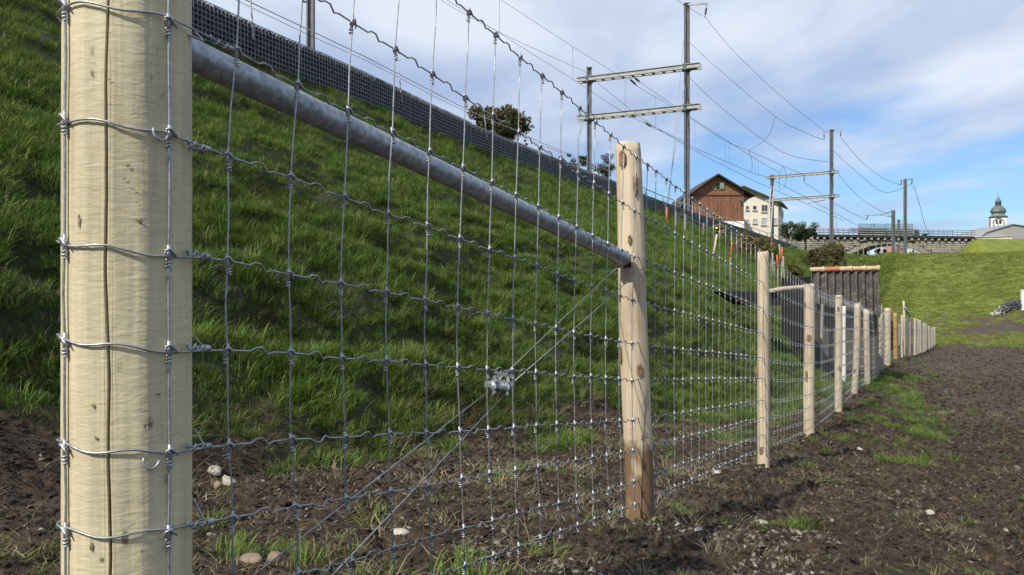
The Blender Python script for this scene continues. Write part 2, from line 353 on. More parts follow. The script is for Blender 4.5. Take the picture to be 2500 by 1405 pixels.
def pebble_mat():
    m, N, L, b = mat('pebble'); oi = N.new('ShaderNodeObjectInfo'); n = nz(N, L, 30, 5, .6)
    c = ramp(N, L, oi.outputs['Random'], [(0, (.06, .052, .045)), (.5, (.13, .118, .10)), (.85, (.22, .20, .175)), (1, (.40, .37, .32))])
    L.new(mixc(N, L, .5, c, ramp(N, L, n, [(.35, (.09, .07, .055)), (.65, (.24, .22, .19))])), b.inputs['Base Color']); b.inputs['Roughness'].default_value = .8
    return m
M['pebble'] = pebble_mat()
M['stone_white'] = simple('pale_stone', (.37, .335, .28), .8, 0, .45, 25, .4)
M['gabion_stone'] = simple('dark_gabion_stone', (.055, .060, .068), .8, 0, .5, 9, .4)
M['gabion_core'] = simple('gabion_core', (.012, .013, .015), .9)

# ------------------------------------------------------------------ ground sheet
def _far():
    x, o = 5.0, []
    while x < 225: x += .034+.0088*(x-5); o.append(x)
    return o
U = np.concatenate([np.arange(-40, -8, 1.0), np.arange(-8, -3, .12), np.arange(-3, 5, .034), _far(), [250, 280, 320, 380, 460, 600, 900, 1500, 3000]])
V = np.unique(np.round(np.concatenate([-np.geomspace(18, 2500, 26), np.arange(-18, -5, .22), np.arange(-5, -2, .07), np.arange(-2, 4.0, .036), np.arange(4, 12.5, .055), np.arange(12.5, 20, .2), np.geomspace(20, 2500, 30)]), 4))
def grid_ground():
    UU, VV = np.meshgrid(U, V, indexing='ij'); Z = height(UU, VV); X, Y = xy(UU, VV)
    nu, nv = UU.shape; co = np.stack([X, Y, Z], -1).reshape(-1, 3).astype(np.float32)
    idx = np.arange(nu*nv).reshape(nu, nv)
    q = np.stack([idx[:-1, :-1], idx[1:, :-1], idx[1:, 1:], idx[:-1, 1:]], -1).reshape(-1, 4)
    me = bpy.data.meshes.new('ground'); me.vertices.add(len(co)); me.vertices.foreach_set('co', co.ravel())
    me.loops.add(q.size); me.loops.foreach_set('vertex_index', q.ravel().astype(np.int32))
    me.polygons.add(len(q)); me.polygons.foreach_set('loop_start', np.arange(0, q.size, 4, dtype=np.int32)); me.polygons.foreach_set('loop_total', np.full(len(q), 4, np.int32))
    me.update(); me.polygons.foreach_set('use_smooth', [True]*len(q))
    g = grassmask(UU, VV).ravel().astype(np.float32); a = me.attributes.new('grassy', 'FLOAT', 'POINT'); a.data.foreach_set('value', g)
    md = (sst(UU, 40, 52)*(1-sst(VV, wallv(UU)-8, wallv(UU)-3)*(UU < 115))).ravel().astype(np.float32)
    md = np.maximum(md, (VV > wallv(UU)+12).ravel()*1.0).astype(np.float32)
    md = np.maximum(md, (.5*sst(UU, 10, 40)).ravel()).astype(np.float32)
    a = me.attributes.new('meadow', 'FLOAT', 'POINT'); a.data.foreach_set('value', md)
    me.materials.append(M['ground']); return me
GR = link('ground', grid_ground(), kind='structure')

# ------------------------------------------------------------------ posts
def post_mesh(r, h, seed, below=.35, facets=0, mats=None, top_r=.93, mi_crack=None, bend=.0, n=26, rings=44):
    rg = np.random.default_rng(seed); mb = MB(); a0 = rg.random()*6; vs = []
    for i in range(rings):
        t = i/(rings-1); z = -below+(h+below)*t
        rr = r*(1-(1-top_r)*max(0, (z/h)-.55)/.45) if top_r < 1 else r
        if z > h-.02: rr *= .97
        ox = bend*math.sin(t*3.1+seed)+.004*math.sin(t*9+seed*2); oy = bend*math.cos(t*2.3+seed)
        for k in range(n):
            th = 2*math.pi*k/n
            f = 1+.012*math.sin(3*th+t*4+seed)+.02*math.sin(5*th+seed*1.7+t*1.3)*(facets and 1 or .4)+.010*math.sin(9*th+t*11+seed)*facets+ (rg.random()-.5)*.010
            knot = .06*facets*math.exp(-((z/h-.35-.3*math.sin(seed))/.03)**2-((math.sin((th-a0)/2))/.25)**2)
            f += knot
            vs.append((ox+rr*f*math.cos(th), oy+rr*f*math.sin(th), z))
    fs = [(i*n+k, i*n+(k+1) % n, (i+1)*n+(k+1) % n, (i+1)*n+k) for i in range(rings-1) for k in range(n)]
    o = len(vs); tz = h+.004
    for k in range(n): th = 2*math.pi*k/n; x, y, z = vs[(rings-1)*n+k]; vs.append((x*.9, y*.9, tz+.003*math.sin(th*2)))
    fs += [((rings-1)*n+k, (rings-1)*n+(k+1) % n, o+(k+1) % n, o+k) for k in range(n)]
    fs.append(tuple(range(o, o+n)))
    mb.add(vs, fs); return mb

# --- the big strainer post, with a real split running down its face
R1 = .0965; C1 = (-.630, 1.263); G1 = -.73
def strainer_mesh():
    mb = MB(); N_, K = 240, 250; vs = []; h0, h1 = -.45, 1.40
    sp0 = (math.atan2(-1, .50)-.30) % (2*math.pi); ths = np.sort(np.concatenate([np.linspace(0, 2*math.pi, K-90, endpoint=False)+.0003, sp0+np.linspace(-.11, .11, 90)])); zs = np.linspace(h0, h1, N_)
    T, Z = np.meshgrid(ths, zs)
    # angle (seen from the camera) at which the split stands
    split = math.atan2(-1, .50) - .30 + .03*np.sin(Z*5.1) + .012*np.sin(Z*23) + (fbm(Z*9, Z*0, 3, 3)-.5)*.03
    dth = (T-split+math.pi) % (2*math.pi)-math.pi
    wdt = .0165*(.55+.5*np.sin(np.clip((Z+.45)/1.5, 0, 1)*2.4))
    f = 1 + .004*np.sin(7*T+Z*2) + .005*np.sin(13*T+Z) + (fbm(T*26, Z*3.4, 5, 3)-.5)*.014 + (fbm(T*5+40, Z*30, 8, 3)-.5)*.006
    f = f - .34*np.exp(-(dth/wdt)**4)*(Z < 1.34)
    rr = R1*f*(1-.03*np.clip(Z-.9, 0, 1))
    X = rr*np.cos(T); Y = rr*np.sin(T)
    mb.v = [tuple(q) for q in np.stack([X, Y, Z], -1).reshape(-1, 3)]
    mb.f = [(i*K+k, i*K+(k+1) % K, (i+1)*K+(k+1) % K, (i+1)*K+k) for i in range(N_-1) for k in range(K)]
    mb.m = [0]*len(mb.f)
    dd = np.abs(dth) < wdt*.9
    fm = dd.reshape(-1)
    for j, q in enumerate(mb.f):
        if fm[q[0]] and mb.v[q[0]][2] < 1.3: mb.m[j] = 1
    mb.f.append(tuple(range((N_-1)*K, N_*K))); mb.m.append(0)
    return mb

def fleck(px, py, w, h, seed):
    a0 = math.atan2(px-CX, F); dist = math.hypot(*C1); off = a0-math.atan2(C1[0], C1[1]); s_ = dist*math.sin(off)/R1
    if abs(s_) > .97: return
    beta = math.asin(s_); dep = dist*math.cos(off)-R1*math.cos(beta); y_ = dep*math.cos(a0); z0 = (CY-py)/F*y_; back = math.atan2(-C1[1], -C1[0]); th0 = back+beta-off*0+ (0)
    # th0: direction from the post axis to the surface point seen at this pixel
    X = (px-CX)/F*y_; th0 = math.atan2(y_-C1[1], X-C1[0]); rg = np.random.default_rng(seed); mb = MB(); vs = []; n = 11
    for f, e in ((1, .0016), (.4, .0020)):
        for k in range(n): t = 6.283*k/n; q = f*(.25+.85*rg.random()); a_ = th0+q*math.cos(t)*w/F*y_/2/R1; vs.append((C1[0]+(R1*1.006+e)*math.cos(a_)-FL.x, C1[1]+(R1*1.006+e)*math.sin(a_)-FL.y, z0+q*math.sin(t)*h/F*y_/2-FL.z))
    mb.add(vs, [(k, (k+1) % n, n+(k+1) % n, n+k) for k in range(n)]+[tuple(range(n, 2*n))]); mb.obj('bark_fleck', M['fleck'], FE, True)
M['fleck'] = simple('bark_fleck', (.19, .165, .10), .9, 0, .65, 160, .3)
# posts of the near run: (x px at mid height, top y, bottom y, distance, lean px top-bottom, width px)
PO = [(1545, 352, 1305, 3.295, -32, 69), (1852, 617, 1137, 5.78, -20, 29), (1975, 695, 1072, 8.1, -2, 25), (2048, 722, 1006, 10.7, 0, 17), (2088, 740, 962, 13.4, 6, 15),
      (2116, 756, 943, 16.0, -2, 14), (2139, 771, 922, 18.6, 0, 13), (2151, 769, 905, 20.6, 2, 12), (2164, 753, 892, 22.4, -4, 15)]
posts = []
for px, y0, y1, d, ln, w in PO:
    x = (px-CX)/F*d; zb = (CY-y1)/F*(d-.05); zt = (CY-y0)/F*d; posts.append((x, d, zb, zt, ln/F*d, w/F*d/2))
FE = thing('wire_fence', (C1[0], C1[1], G1), 'long galvanised knotted wire fence on pale posts between muddy field and grass bank', 'fence')
FL = Vector((C1[0], C1[1], G1))
def frel(p): return (p[0]-FL.x, p[1]-FL.y, p[2]-FL.z)
def local(mb): mb.v = [frel(p) for p in mb.v]; return mb
sp_ = strainer_mesh().obj('post', [M['strainer'], M['crack']], FE, True, label='thick pale strainer post with a long split down its face and wires wrapped round it')
for q_ in ((312, 405, 11, 15, 1), (340, 541, 22, 20, 2), (303, 436, 18, 7, 3), (228, 990, 9, 18, 4), (352, 1040, 9, 20, 5), (237, 1070, 11, 15, 6), (397, 230, 7, 16, 7), (196, 545, 12, 50, 8), (325, 462, 10, 5, 9), (224, 1330, 9, 40, 10), (385, 962, 22, 9, 11), (332, 494, 7, 7, 12), (247, 1365, 10, 14, 13), (404, 1110+60, 6, 30, 14), (345, 1345, 6, 10, 15), (268, 195, 8, 9, 16)): fleck(*q_)
plabels = {0: 'second post, with its foot stained by mud and the metal brace ending on it', 1: 'third post, with a brown knot hole at mid height', 2: 'fourth post, with two brown branch scars',
           4: 'crooked post that bows to the left', 6: 'short post with a yellow tag on its top', 8: 'taller pale post where the near run of fence ends'}
for i, (x, d, zb, zt, ln, r) in enumerate(posts):
    h = zt-zb; mb = post_mesh(r, h, 31+i*3, facets=1, top_r=.86 if i == 0 else .95, bend=.006 if i != 4 else .022, n=30 if i < 3 else 16, rings=60 if i < 3 else 24)
    o = mb.obj('post', M['post_dirty'] if i == 0 else M['post'], FE, True, loc=frel((x-ln*.5, d, zb)), rot=(0, math.atan2(ln, h), i*1.3))
    if i != 0: o.rotation_euler = (0, math.atan2(ln, h), i*1.3)
    else: o.rotation_euler = (0, math.atan2(ln, h), 0)
    if i in plabels: o['label'] = plabels[i]
def scar(i, px, py, w, h, seed):
    # a branch scar cut flush into the face of post i, towards the field
    x, d, zb, zt, ln, r = posts[i]; df = d-r; X = (px-CX)/F*df; Z = (CY-py)/F*df; t = (Z-zb)/(zt-zb); xc = x+(t-.5)*ln; rg = np.random.default_rng(seed); mb = MB(); vs = []
    a0 = math.asin(max(-.95, min(.95, (X-xc)/r)))
    for (f, e) in ((1, .0022), (.62, .0042), (.25, .002)):
        for k in range(14): th = 6.283*k/14; q = f*(.8+.4*rg.random()) if f > .5 else f; a_ = a0+q*math.cos(th)*w/F*df/2/r; vs.append((xc+(r+e+.001)*math.sin(a_)-x, -(r+e+.001)*math.cos(a_), Z+q*math.sin(th)*h/F*df/2-zb))
    fs = [(j*14+k, j*14+(k+1) % 14, (j+1)*14+(k+1) % 14, (j+1)*14+k) for j in range(2) for k in range(14)]+[tuple(range(28, 42))]
    mb.add([(v[0]+x-FL.x, v[1]+d-FL.y, v[2]+zb-FL.z) for v in vs], fs); mb.obj('branch_scar', M['scar'], FE, True)
M['scar'] = simple('branch_scar_wood', (.17, .105, .055), .85, 0, .5, 60, .5)
for a_ in ((0, 1552, 452, 14, 60, 1), (0, 1503, 868, 14, 50, 2), (0, 1561, 905, 14, 34, 3), (0, 1537, 585, 8, 24, 4), (0, 1519, 385, 16, 44, 5), (1, 1854, 655, 9, 16, 6), (1, 1861, 790, 8, 30, 7), (1, 1853, 909, 20, 36, 8), (1, 1841, 935, 7, 16, 9), (1, 1859, 1100, 9, 20, 10),
    (2, 1976, 826, 13, 20, 11), (2, 1971, 920, 9, 32, 12), (2, 1968, 745, 5, 14, 13), (3, 2047, 755, 5, 12, 14), (4, 2086, 905, 6, 10, 15), (5, 2117, 805, 6, 20, 16), (5, 2119, 880, 5, 12, 17), (3, 2050, 900, 5, 14, 18)): scar(*a_)
x, d, zb, zt, ln, r = posts[6]
tg = MB(); tg.box((0, 0, 0), (.07, .015, .05)); tg.obj('tag', M['yellow'], FE, loc=frel((x, d-r-.02, zt-.05)))

# ------------------------------------------------------------------ the mesh: path of the line wires
ROW = [1.57, 1.34, 1.15, .965, .785, .634, .47, .343, .213, .117]
SH = [.050, .034, .022, .008, .0, .0, .006, .014, .026, .036]
# the mesh runs on the field side of the posts
node = [(.53*1.314-1.1865, 1.314)]
path = [( .53*1.20-1.1865, 1.20)]
offx, offy = .883, -.47
for (x, d, zb, zt, ln, r) in posts: path.append((x+offx*(r+.003), d+offy*(r+.003)))
path[1] = (.53*3.16-1.1865+.001, 3.16)
gzs = [-.722, -1.016] + [p[2]+.015 for p in posts[1:]]
acc = [0]
for a, b in zip(path[:-1], path[1:]): acc.append(acc[-1]+math.dist(a, b))
px_ = np.array([p[0] for p in path]); py_ = np.array([p[1] for p in path]); acc = np.array(acc); gzs = np.array(gzs)
LEN = acc[-1]
S0 = (1.314-1.20)*math.sqrt(1+.53**2)
NST = int((LEN-S0)/.15)+1
def wp(s, k, shift=True):        # a point of row k at arc length s
    if shift: s = s+SH[k]*(1 if s < 2.4 else .45)
    s = min(max(s, 0), LEN); x = np.interp(s, acc, px_); y = np.interp(s, acc, py_); g = np.interp(s, acc, gzs)
    sag = 0
    for i in range(2, len(acc)-1):
        if acc[i] < s < acc[i+1]: t = (s-acc[i])/(acc[i+1]-acc[i]); sag = -.025*4*t*(1-t)*(1 if k < 8 else .4)
    dip = -.10*math.exp(-((s-(acc[7]+.3))/1.0)**2) if k < 6 else 0
    return Vector((x, y, g+ROW[k]+sag+dip))
rows_m = []
rj = random.Random(5)
jit = {(n, k): (rj.uniform(-.004, .004), rj.uniform(-.003, .003)) for n in range(NST+1) for k in range(10)}
def knot_pt(n, k): 
    p = wp(S0+n*.15+jit[(n, k)][0], k); p.z += jit[(n, k)][1]; return p
WR = .0019
for k in range(10):
    pts = []
    # round the strainer post, then off along the fence
    zk = G1+ROW[k]
    th0 = math.atan2(offy, offx); thE = th0-R(300)
    for j in range(40):
        th = thE+(th0-thE)*j/39; rr = R1+.0035+ (.0015 if k else 0)
        aa = (th0-th); wob = .004*math.sin(aa*4.2+k)*math.exp(-((aa-1.0)/.8)**2)*1.6
        pts.append(Vector((C1[0]+rr*math.cos(th), C1[1]+rr*math.sin(th), zk+.006*math.sin(aa*1.3+k)+wob+(.015*min(1, aa/1.7)+(.010 if k == 3 else 0)*min(1, aa/.3+.5) if aa < 2.6 else .015)*(1 if k > 1 else .4))))
    end = wp(.06, k, False)
    tail = pts[0]; tail = Vector((tail.x, tail.y, end.z))
    pts = [end+Vector((-.012, .010, -.004)) , (end+tail)/2+Vector((.012, .012, -.004))] + pts
    prev = knot_pt(0, k)
    pts.append((pts[-1]+prev)/2+Vector((0, 0, .001))); pts.append(prev)
    up = 1
    for n in range(1, NST):
        q = knot_pt(n, k); far = n > 60
        if not far:
            for t, dz in ((.34, .0), (.43, .006), (.53, .0065), (.61, -.0045), (.70, -.0005)): pts.append(prev.lerp(q, t)+Vector((0, 0, dz*up*(1.15 if n < 20 else 1))))
            up = 1 if k < 6 else -up
        else: pts.append(prev.lerp(q, .45)+Vector((0, 0, .006))); pts.append(prev.lerp(q, .6)+Vector((0, 0, -.004)))
        pts.append(q); prev = q
    mb = MB(); mb.tube(pts, WR*1.12 if k in (0, 9) else WR, 6 if True else 4); o = local(mb).obj('line_wire', M['wire'], FE, True)
# stays, each with its knots
def helix(c, r, h, turns, n, a0=0):
    return [(c[0]+r*math.cos(a0+i/n*turns*6.283), c[1]+r*math.sin(a0+i/n*turns*6.283), c[2]+h*i/n) for i in range(n+1)]
def knot_mesh(lod):
    mb = MB(); e = Vector((EX, EY, 0)); nrm = Vector((offx, offy, 0))
    if lod == 0:
        mb.tube(helix((0, 0, -.025), .0034, .014, 2.6, 18), .0018, 5)
        c = []
        for a in np.linspace(-.4, 6.0, 12): c.append(e*(.0070*math.cos(a)) + nrm*(.0040*math.sin(a*1.0)+.001)+Vector((0, 0, .0062*math.sin(a)-.001)))
        mb.tube(c, .0019, 5)
        mb.tube([e*-.010+Vector((0, 0, .003))+nrm*.004, e*-.002+Vector((0, 0, .006))+nrm*.0058, e*.008+Vector((0, 0, -.002))+nrm*.0045, e*.013+Vector((0, 0, -.008))+nrm*.003], [.0015, .0021, .0021, .0013], 5)
        mb.tube([Vector((0, 0, -.012)), Vector((0, 0, .012))], .0032, 5)
    else:
        mb.tube([Vector((0, 0, -.026)), Vector((0, 0, -.010))], [.0034, .0046], 4); mb.tube([e*-.007+Vector((0, 0, .004)), e*.009+Vector((0, 0, -.005))], .0037, 4)
    return mb
kmesh = knot_mesh(0).mesh('knot', M['wire_bright'], True)
far_knots = MB(); lowk = knot_mesh(1)
NK = 30
ra = random.Random(9)
def stay(n, parent, first=False):
    mb = MB(); pts = []; base_p = knot_pt(n, 9)
    for k in range(10):
        q = knot_pt(n, k)
        if k: 
            p0 = pts[-1]; md = (p0+q)/2 + Vector((EX, EY, 0))*ra.uniform(-.0035, .0035); pts.append(md)
        pts.append(q)
    r = WR*.92 if n < 40 else WR*.85
    loc = Vector(frel(base_p)); mb.tube([p-base_p for p in pts], r, 5)
    o = mb.obj('stay_wire', M['wire'], FE, True, loc=loc)
    for k in range(10):
        q = knot_pt(n, k)
        if n < NK: link('knot', kmesh, o, loc=(q-base_p)[:], rot=(0, ra.uniform(-.15, .15), ra.uniform(-.3, .3)))
        else: far_knots.add([Vector(v)+q-FL for v in lowk.v], lowk.f)
for n in range(NST): stay(n, FE)
far_knots.obj('wire_knots', M['wire_bright'], FE, True, kind='stuff')
# the two strands standing on the strainer post, where the roll is wrapped round it
for ang, nm in ((-29, 0), (-124, 1), (-215, 2)):
    th = R(ang); mb = MB(); pts = []
    for k in range(10):
        rr = R1+.0045; aa = math.atan2(offy, offx)-th if nm else 0
        z = G1+ROW[k]+(.015*min(1, aa/1.7)*(1 if k > 1 else .4) if nm else .0)+(.010 if k == 3 and nm < 2 else 0)
        th2 = th + ra.uniform(-.02, .02); pts.append(Vector((C1[0]+rr*math.cos(th2), C1[1]+rr*math.sin(th2), z)))
        if k < 9: pts.append(Vector((C1[0]+rr*math.cos(th2+ra.uniform(-.03, .03)), C1[1]+rr*math.sin(th2), z-.08)))
    for q in pts: pass
    pts.sort(key=lambda q: -q.z); mb.tube([p-FL for p in pts], WR*1.0, 6); st = mb.obj('stay_wire', M['wire'], FE, True)
    for q in [p for p in pts][::2]: link('knot', kmesh, st, loc=(q-FL)[:], rot=(0, 0, th-math.atan2(offy, offx)))
# clamps where the wrapped ends are joined on to the line wires
for k in range(2, 10):
    a = wp(.035, k, False); b = knot_pt(0, k); a0 = a.lerp(b, .12 if k > 2 else .5); b0 = a.lerp(b, .62 if k > 2 else .95)
    mb = MB(); c = []
    for i in range(31):
        t = i/30; p = a0.lerp(b0, t); ph = t*3*6.283; rr = .0055*(1-.35*t)
        c.append(p-FL+Vector((-EX*0, 0, 0))+Vector((EY*.6, -EX, 0))*rr*math.cos(ph)+Vector((0, 0, 1))*rr*math.sin(ph))
    mb.tube(c, .0021, 5); mb.tube([a0.lerp(b0, .78)-FL, a0.lerp(b0, 1.0)-FL], .0056, 8)
    mb.obj('wire_clamp', M['wire_bright'] if k % 2 else M['wire'], FE, True)
# staples
def staple(c, nrm, s, tilt):
    mb = MB(); nrm = Vector(nrm).normalized(); up = Vector((0, 0, 1)); sd = nrm.cross(up); pts = []
    for i in range(11):
        a = -1.9+i/10*3.5; pts.append(nrm*(.004+s*.35*math.cos(a*.6)) + (sd*math.cos(a+tilt)+up*math.sin(a+tilt))*s)
    mb.tube(pts, .0021, 6); return mb.obj('staple', M['wire_bright'], FE, True, loc=(Vector(c)-FL)[:])
for z, th in ((G1+ROW[3]+.007, R(-38)), (G1+ROW[6]-.008, R(-46))):
    staple((C1[0]+R1*math.cos(th), C1[1]+R1*math.sin(th), z), (math.cos(th), math.sin(th), 0), .012, -1.1)
for i, rws in enumerate([(0, 3, 6, 9), (2, 5, 8), (1, 4, 7)]):
    for k in rws:
        x, d, zb, zt, ln, r = posts[i]; q = wp(acc[i+1]+r*.55, k, False); q.z += .0
        staple(q+Vector((offx, offy, 0))*.001, (offx, offy, 0), .011, .4)

# ------------------------------------------------------------------ brace pipe, bracing wire and its ratchet
a, b = Vector(P(468, 134, 1.40)), Vector(P(1524, 631, 3.14))
ax = (b-a).normalized(); a = a-ax*.10
PB = thing('brace_pipe', a[:], 'round galvanised metal brace pipe sloping from the thick split post down to the second post', 'brace')
mb = MB(); n = 40; nn = 30; pts = [(b-a)*(i/(nn-1)) for i in range(nn)]; mb.tube(pts, .0290, n, caps=False); mb.obj('pipe', M['pipe'], PB, True)
mb = MB(); cdir = ax; 
mb.tube([(b-a)-ax*.004, (b-a)-ax*.0005], .0289, 24); mb.obj('end_cap', M['steel_dark'], PB)
NT = MB(); e2 = Vector(P(1519, 640, 3.205)); NT.box((0, 0, 0), (.075, .035, .05), rz=-.15); NT.obj('notch', M['crack'], FE, loc=(e2-FL)[:], label='dark notch cut in the second post under the brace pipe')
RS = Vector(P(1221, 943, 2.30))
BW = thing('bracing_wire', RS[:], 'thin doubled bracing wire running diagonally from second post to foot of thick post', 'wire')
ends = [(P(1497, 662, 3.34), 0), (P(1568, 655, 3.24), 1)]
lo = [P(306, 1650, 1.20), P(486, 1745, 1.39)]
for (p, i) in ends:
    mb = MB(); e = Vector(p)-RS; sd = Vector((.022 if i else -.012, 0, .010 if i == 0 else -.004)); mb.tube([e, e*.5+sd*.6, sd], .0017, 5); mb.obj('upper_strand', M['wire'], BW, True)
for i, p in enumerate(lo):
    mb = MB(); e = Vector(p)-RS; sd = Vector((-.030 if i == 0 else .012, 0, -.012 if i == 0 else -.028)); mb.tube([sd, e*.5+sd*.5, e], .0019, 5); mb.obj('lower_strand', M['wire'], BW, True)
mb = MB(); mb.tube([(Vector(P(1497, 662, 3.34))-RS), Vector(P(1530, 640, 3.38))-RS, Vector(P(1568, 655, 3.24))-RS], .0017, 5); mb.obj('post_loop', M['wire'], BW, True)
RA = thing('wire_ratchet', RS[:], 'small toothed metal ratchet tensioner on the bracing wire behind the mesh', 'tensioner', rot=(0, R(6), R(12)))
mb = MB(); mb.tube([(-.030, 0, 0), (.028, 0, 0)], .0155, 16)
for i in range(5): mb.tube([(-.012+i*.006+.0, .0175*math.cos(t), .0175*math.sin(t)) for t in np.linspace(0, 6.28, 14)], .002, 4)
mb.obj('drum', M['wire'], RA, True)
for xx in (-.022, .018):
    mb = MB(); n = 8; vs = []
    for s_ in (0, .005):
        for i in range(n*4):
            th = 6.283*i/(n*4); r_ = .031 if i % 4 < 2 else .023; vs.append((xx+s_, r_*math.cos(th), r_*math.sin(th)))
    m4 = n*4; fs = [tuple(range(m4))[::-1], tuple(range(m4, 2*m4))]+[(i, (i+1) % m4, m4+(i+1) % m4, m4+i) for i in range(m4)]
    mb.add(vs, fs); mb.obj('gear_plate', M['pipe'], RA)
mb = MB(); mb.tube([(-.046, 0, 0), (-.024, 0, 0)], .0115, 6); mb.obj('bolt_head', M['wire'], RA)
mb = MB(); mb.tube([(.024, 0, 0), (.040, 0, 0)], [.016, .013], 10); mb.obj('bolt_end', M['wire'], RA, True)
mb = MB()
for s_ in (-1, 1): mb.bar((-.026*s_-.0, .004, .0), (-.006*s_+.010, .0, .046), .004, .012)
mb.bar((-.02, 0, .040), (.034, 0, .030), .004, .009); mb.obj('frame', M['wire'], RA)

# ------------------------------------------------------------------ second run of fence, and the old fences beyond
PO2 = [(2186, 765, 862, 25.6, 10, 'post_old'), (2202, 771, 872, 26.5, 7, 'post'), (2207, 735, 858, 28.2, 6, 'post'), (2218, 773, 868, 28.6, 7.5, 'post'), (2233, 778, 866, 30.4, 6, 'post'), (2240, 781, 864, 32.2, 5, 'post'),
       (2247, 783, 865, 33.5, 6, 'post'), (2255, 789, 864, 35.2, 5.5, 'post'), (2260, 791, 864, 36.8, 5, 'post'), (2268, 797, 862, 38.6, 5, 'post'), (2275, 801, 862, 40.3, 4.5, 'post'), (2281, 799, 862, 42.0, 5, 'post')]
F2 = thing('wire_fence', P(2202, 872, 26.5), 'far run of wire fence, a close row of short pale posts by the brown field', 'fence'); f2 = Vector(P(2202, 872, 26.5))
tops = []
for i, (px, y0, y1, d, w, mt) in enumerate(PO2):
    x, _, zt = P(px, y0, d); zb = gz(x, d)-.03; mb = post_mesh(w/F*d/2, zt-zb, 70+i, facets=1, n=12, rings=14, bend=.01)
    o = mb.obj('post', M[mt], F2, True, loc=(Vector((x, d, zb))-f2)[:], rot=(0, rj.uniform(-.02, .02), i))
    if i == 0: o['label'] = 'old brown post beside the gap in the fence'
    if i == 2: o['label'] = 'tall pale post that stands behind the row'
    if i not in (2,): tops.append((x+.06, d-.05, zt-.06, zb))
mb = MB(); kn = MB()
for k in range(9):
    f = [0, .14, .28, .42, .55, .67, .78, .87, .95][k]
    pts = [Vector((x, y, zt+(zb-zt)*f))-f2 for x, y, zt, zb in tops]; m1 = MB(); m1.tube(pts, .0045, 4); m1.obj('line_wire', M['wire_bright'], F2, True)
tp = [Vector((a_, b_, c_)) for a_, b_, c_, _ in tops]; bt = [Vector((a_, b_, c_)) for a_, b_, _, c_ in tops]
for i in range(len(tp)-1):
    L_ = (tp[i+1]-tp[i]).length; nn = int(L_/.15)
    for j in range(nn): t = j/nn; mb.tube([tp[i].lerp(tp[i+1], t)-f2, bt[i].lerp(bt[i+1], t)+Vector((0, 0, .08))-f2], .0028, 3, caps=False)
mb.obj('stay_wires', M['wire'], F2, kind='stuff')
# the brace of the far run
a, b = Vector(P(2208, 751, 28.1)), Vector(P(2221, 772, 28.5)); mb = MB(); mb.tube([a-a, b-a], .035, 8); BR = mb.obj('brace_pipe', M['pipe'], None, True, loc=a[:], label='short grey brace leaning from the tall far post to its neighbour', cat='brace')
# wires spanning the gap between the two runs
mb = MB()
GAP = thing('gap_wires', (wp(LEN, 5, False))[:], 'loose wires spanning the gap between the near fence and the old brown post', 'wire')
for k, f in enumerate([.06, .3, .5, .7, .88]):
    a = wp(LEN, 0, False).lerp(wp(LEN, 9, False), f); b = Vector((tops[0][0], tops[0][1], tops[0][2]+(tops[0][3]-tops[0][2])*f)); g0 = wp(LEN, 5, False)
    mb = MB(); mb.tube([a-g0, (a+b)/2-g0-Vector((0, 0, .06)), b-g0], .006, 4); mb.obj('strand', M['steel_dark'], GAP, True)

def old_fence(pts, label, r=.05, grey=True, wires=3, wr=.006, hgt=1.1):
    P0 = Vector(pts[0]); t = thing('old_fence', P0[:], label, 'fence'); tp = []
    for i, p in enumerate(pts):
        hh = hgt*rj.uniform(.9, 1.08); mb = post_mesh(r, hh, 200+i, below=.4, facets=1, n=8, rings=6); tl = rj.uniform(-.05, .05)
        mb.obj('post', M['post_grey'], t, True, loc=(Vector(p)-P0)[:], rot=(0, tl, i)); tp.append(Vector(p)-P0+Vector((tl*hh, -r, hh)))
    for k in range(wires):
        mb = MB(); mb.tube([q-Vector((0, 0, .08+k*hgt*.27)) for q in tp], wr, 3); mb.obj('wire', M['wire'], t)
    return t
pp = []
for i in range(9):
    d = 38+i*4.2; px = 2207-6.2*i+.03*i*i if i else 2207; px = [2207, 2196, 2184, 2173, 2161, 2152, 2146, 2141, 2137][i]; x = (px-CX)/F*d; pp.append((x, d, gz(x, d)))
old_fence(pp, 'old grey wire fence climbing the meadow beside the dark shed', .055, hgt=1.15, wires=4, wr=.008)
pp = []
for px in (2063, 2078, 2095, 2108, 2122, 2139, 2152, 2166, 2187, 2199, 2222, 2236, 2242, 2250, 2258, 2270, 2281, 2290, 2302, 2312, 2320):
    d = 121+rj.uniform(-1, 1); x = (px-CX)/F*d; pp.append((x, d, gz(x, d)-.1))
old_fence(pp, 'old wire fence of thin grey posts along the meadow crest below the bridge', .07, hgt=1.9, wires=2, wr=.010)
pp = []
for px, d in ((1603, 44), (1640, 46), (1690, 50), (1740, 54), (1790, 57), (1835, 62)):
    x = (px-CX)/F*d; u_, v_ = uv(np.array([x]), np.array([float(d)])); vv = float(wallv(u_)[0])-1.6; X_, Y_ = xy(u_[0], vv); pp.append((X_, Y_, gz(X_, Y_)-.05))
old_fence(pp, 'low weathered post and wire fence just under the gabion wall', .06, hgt=1.0, wires=2, wr=.012)

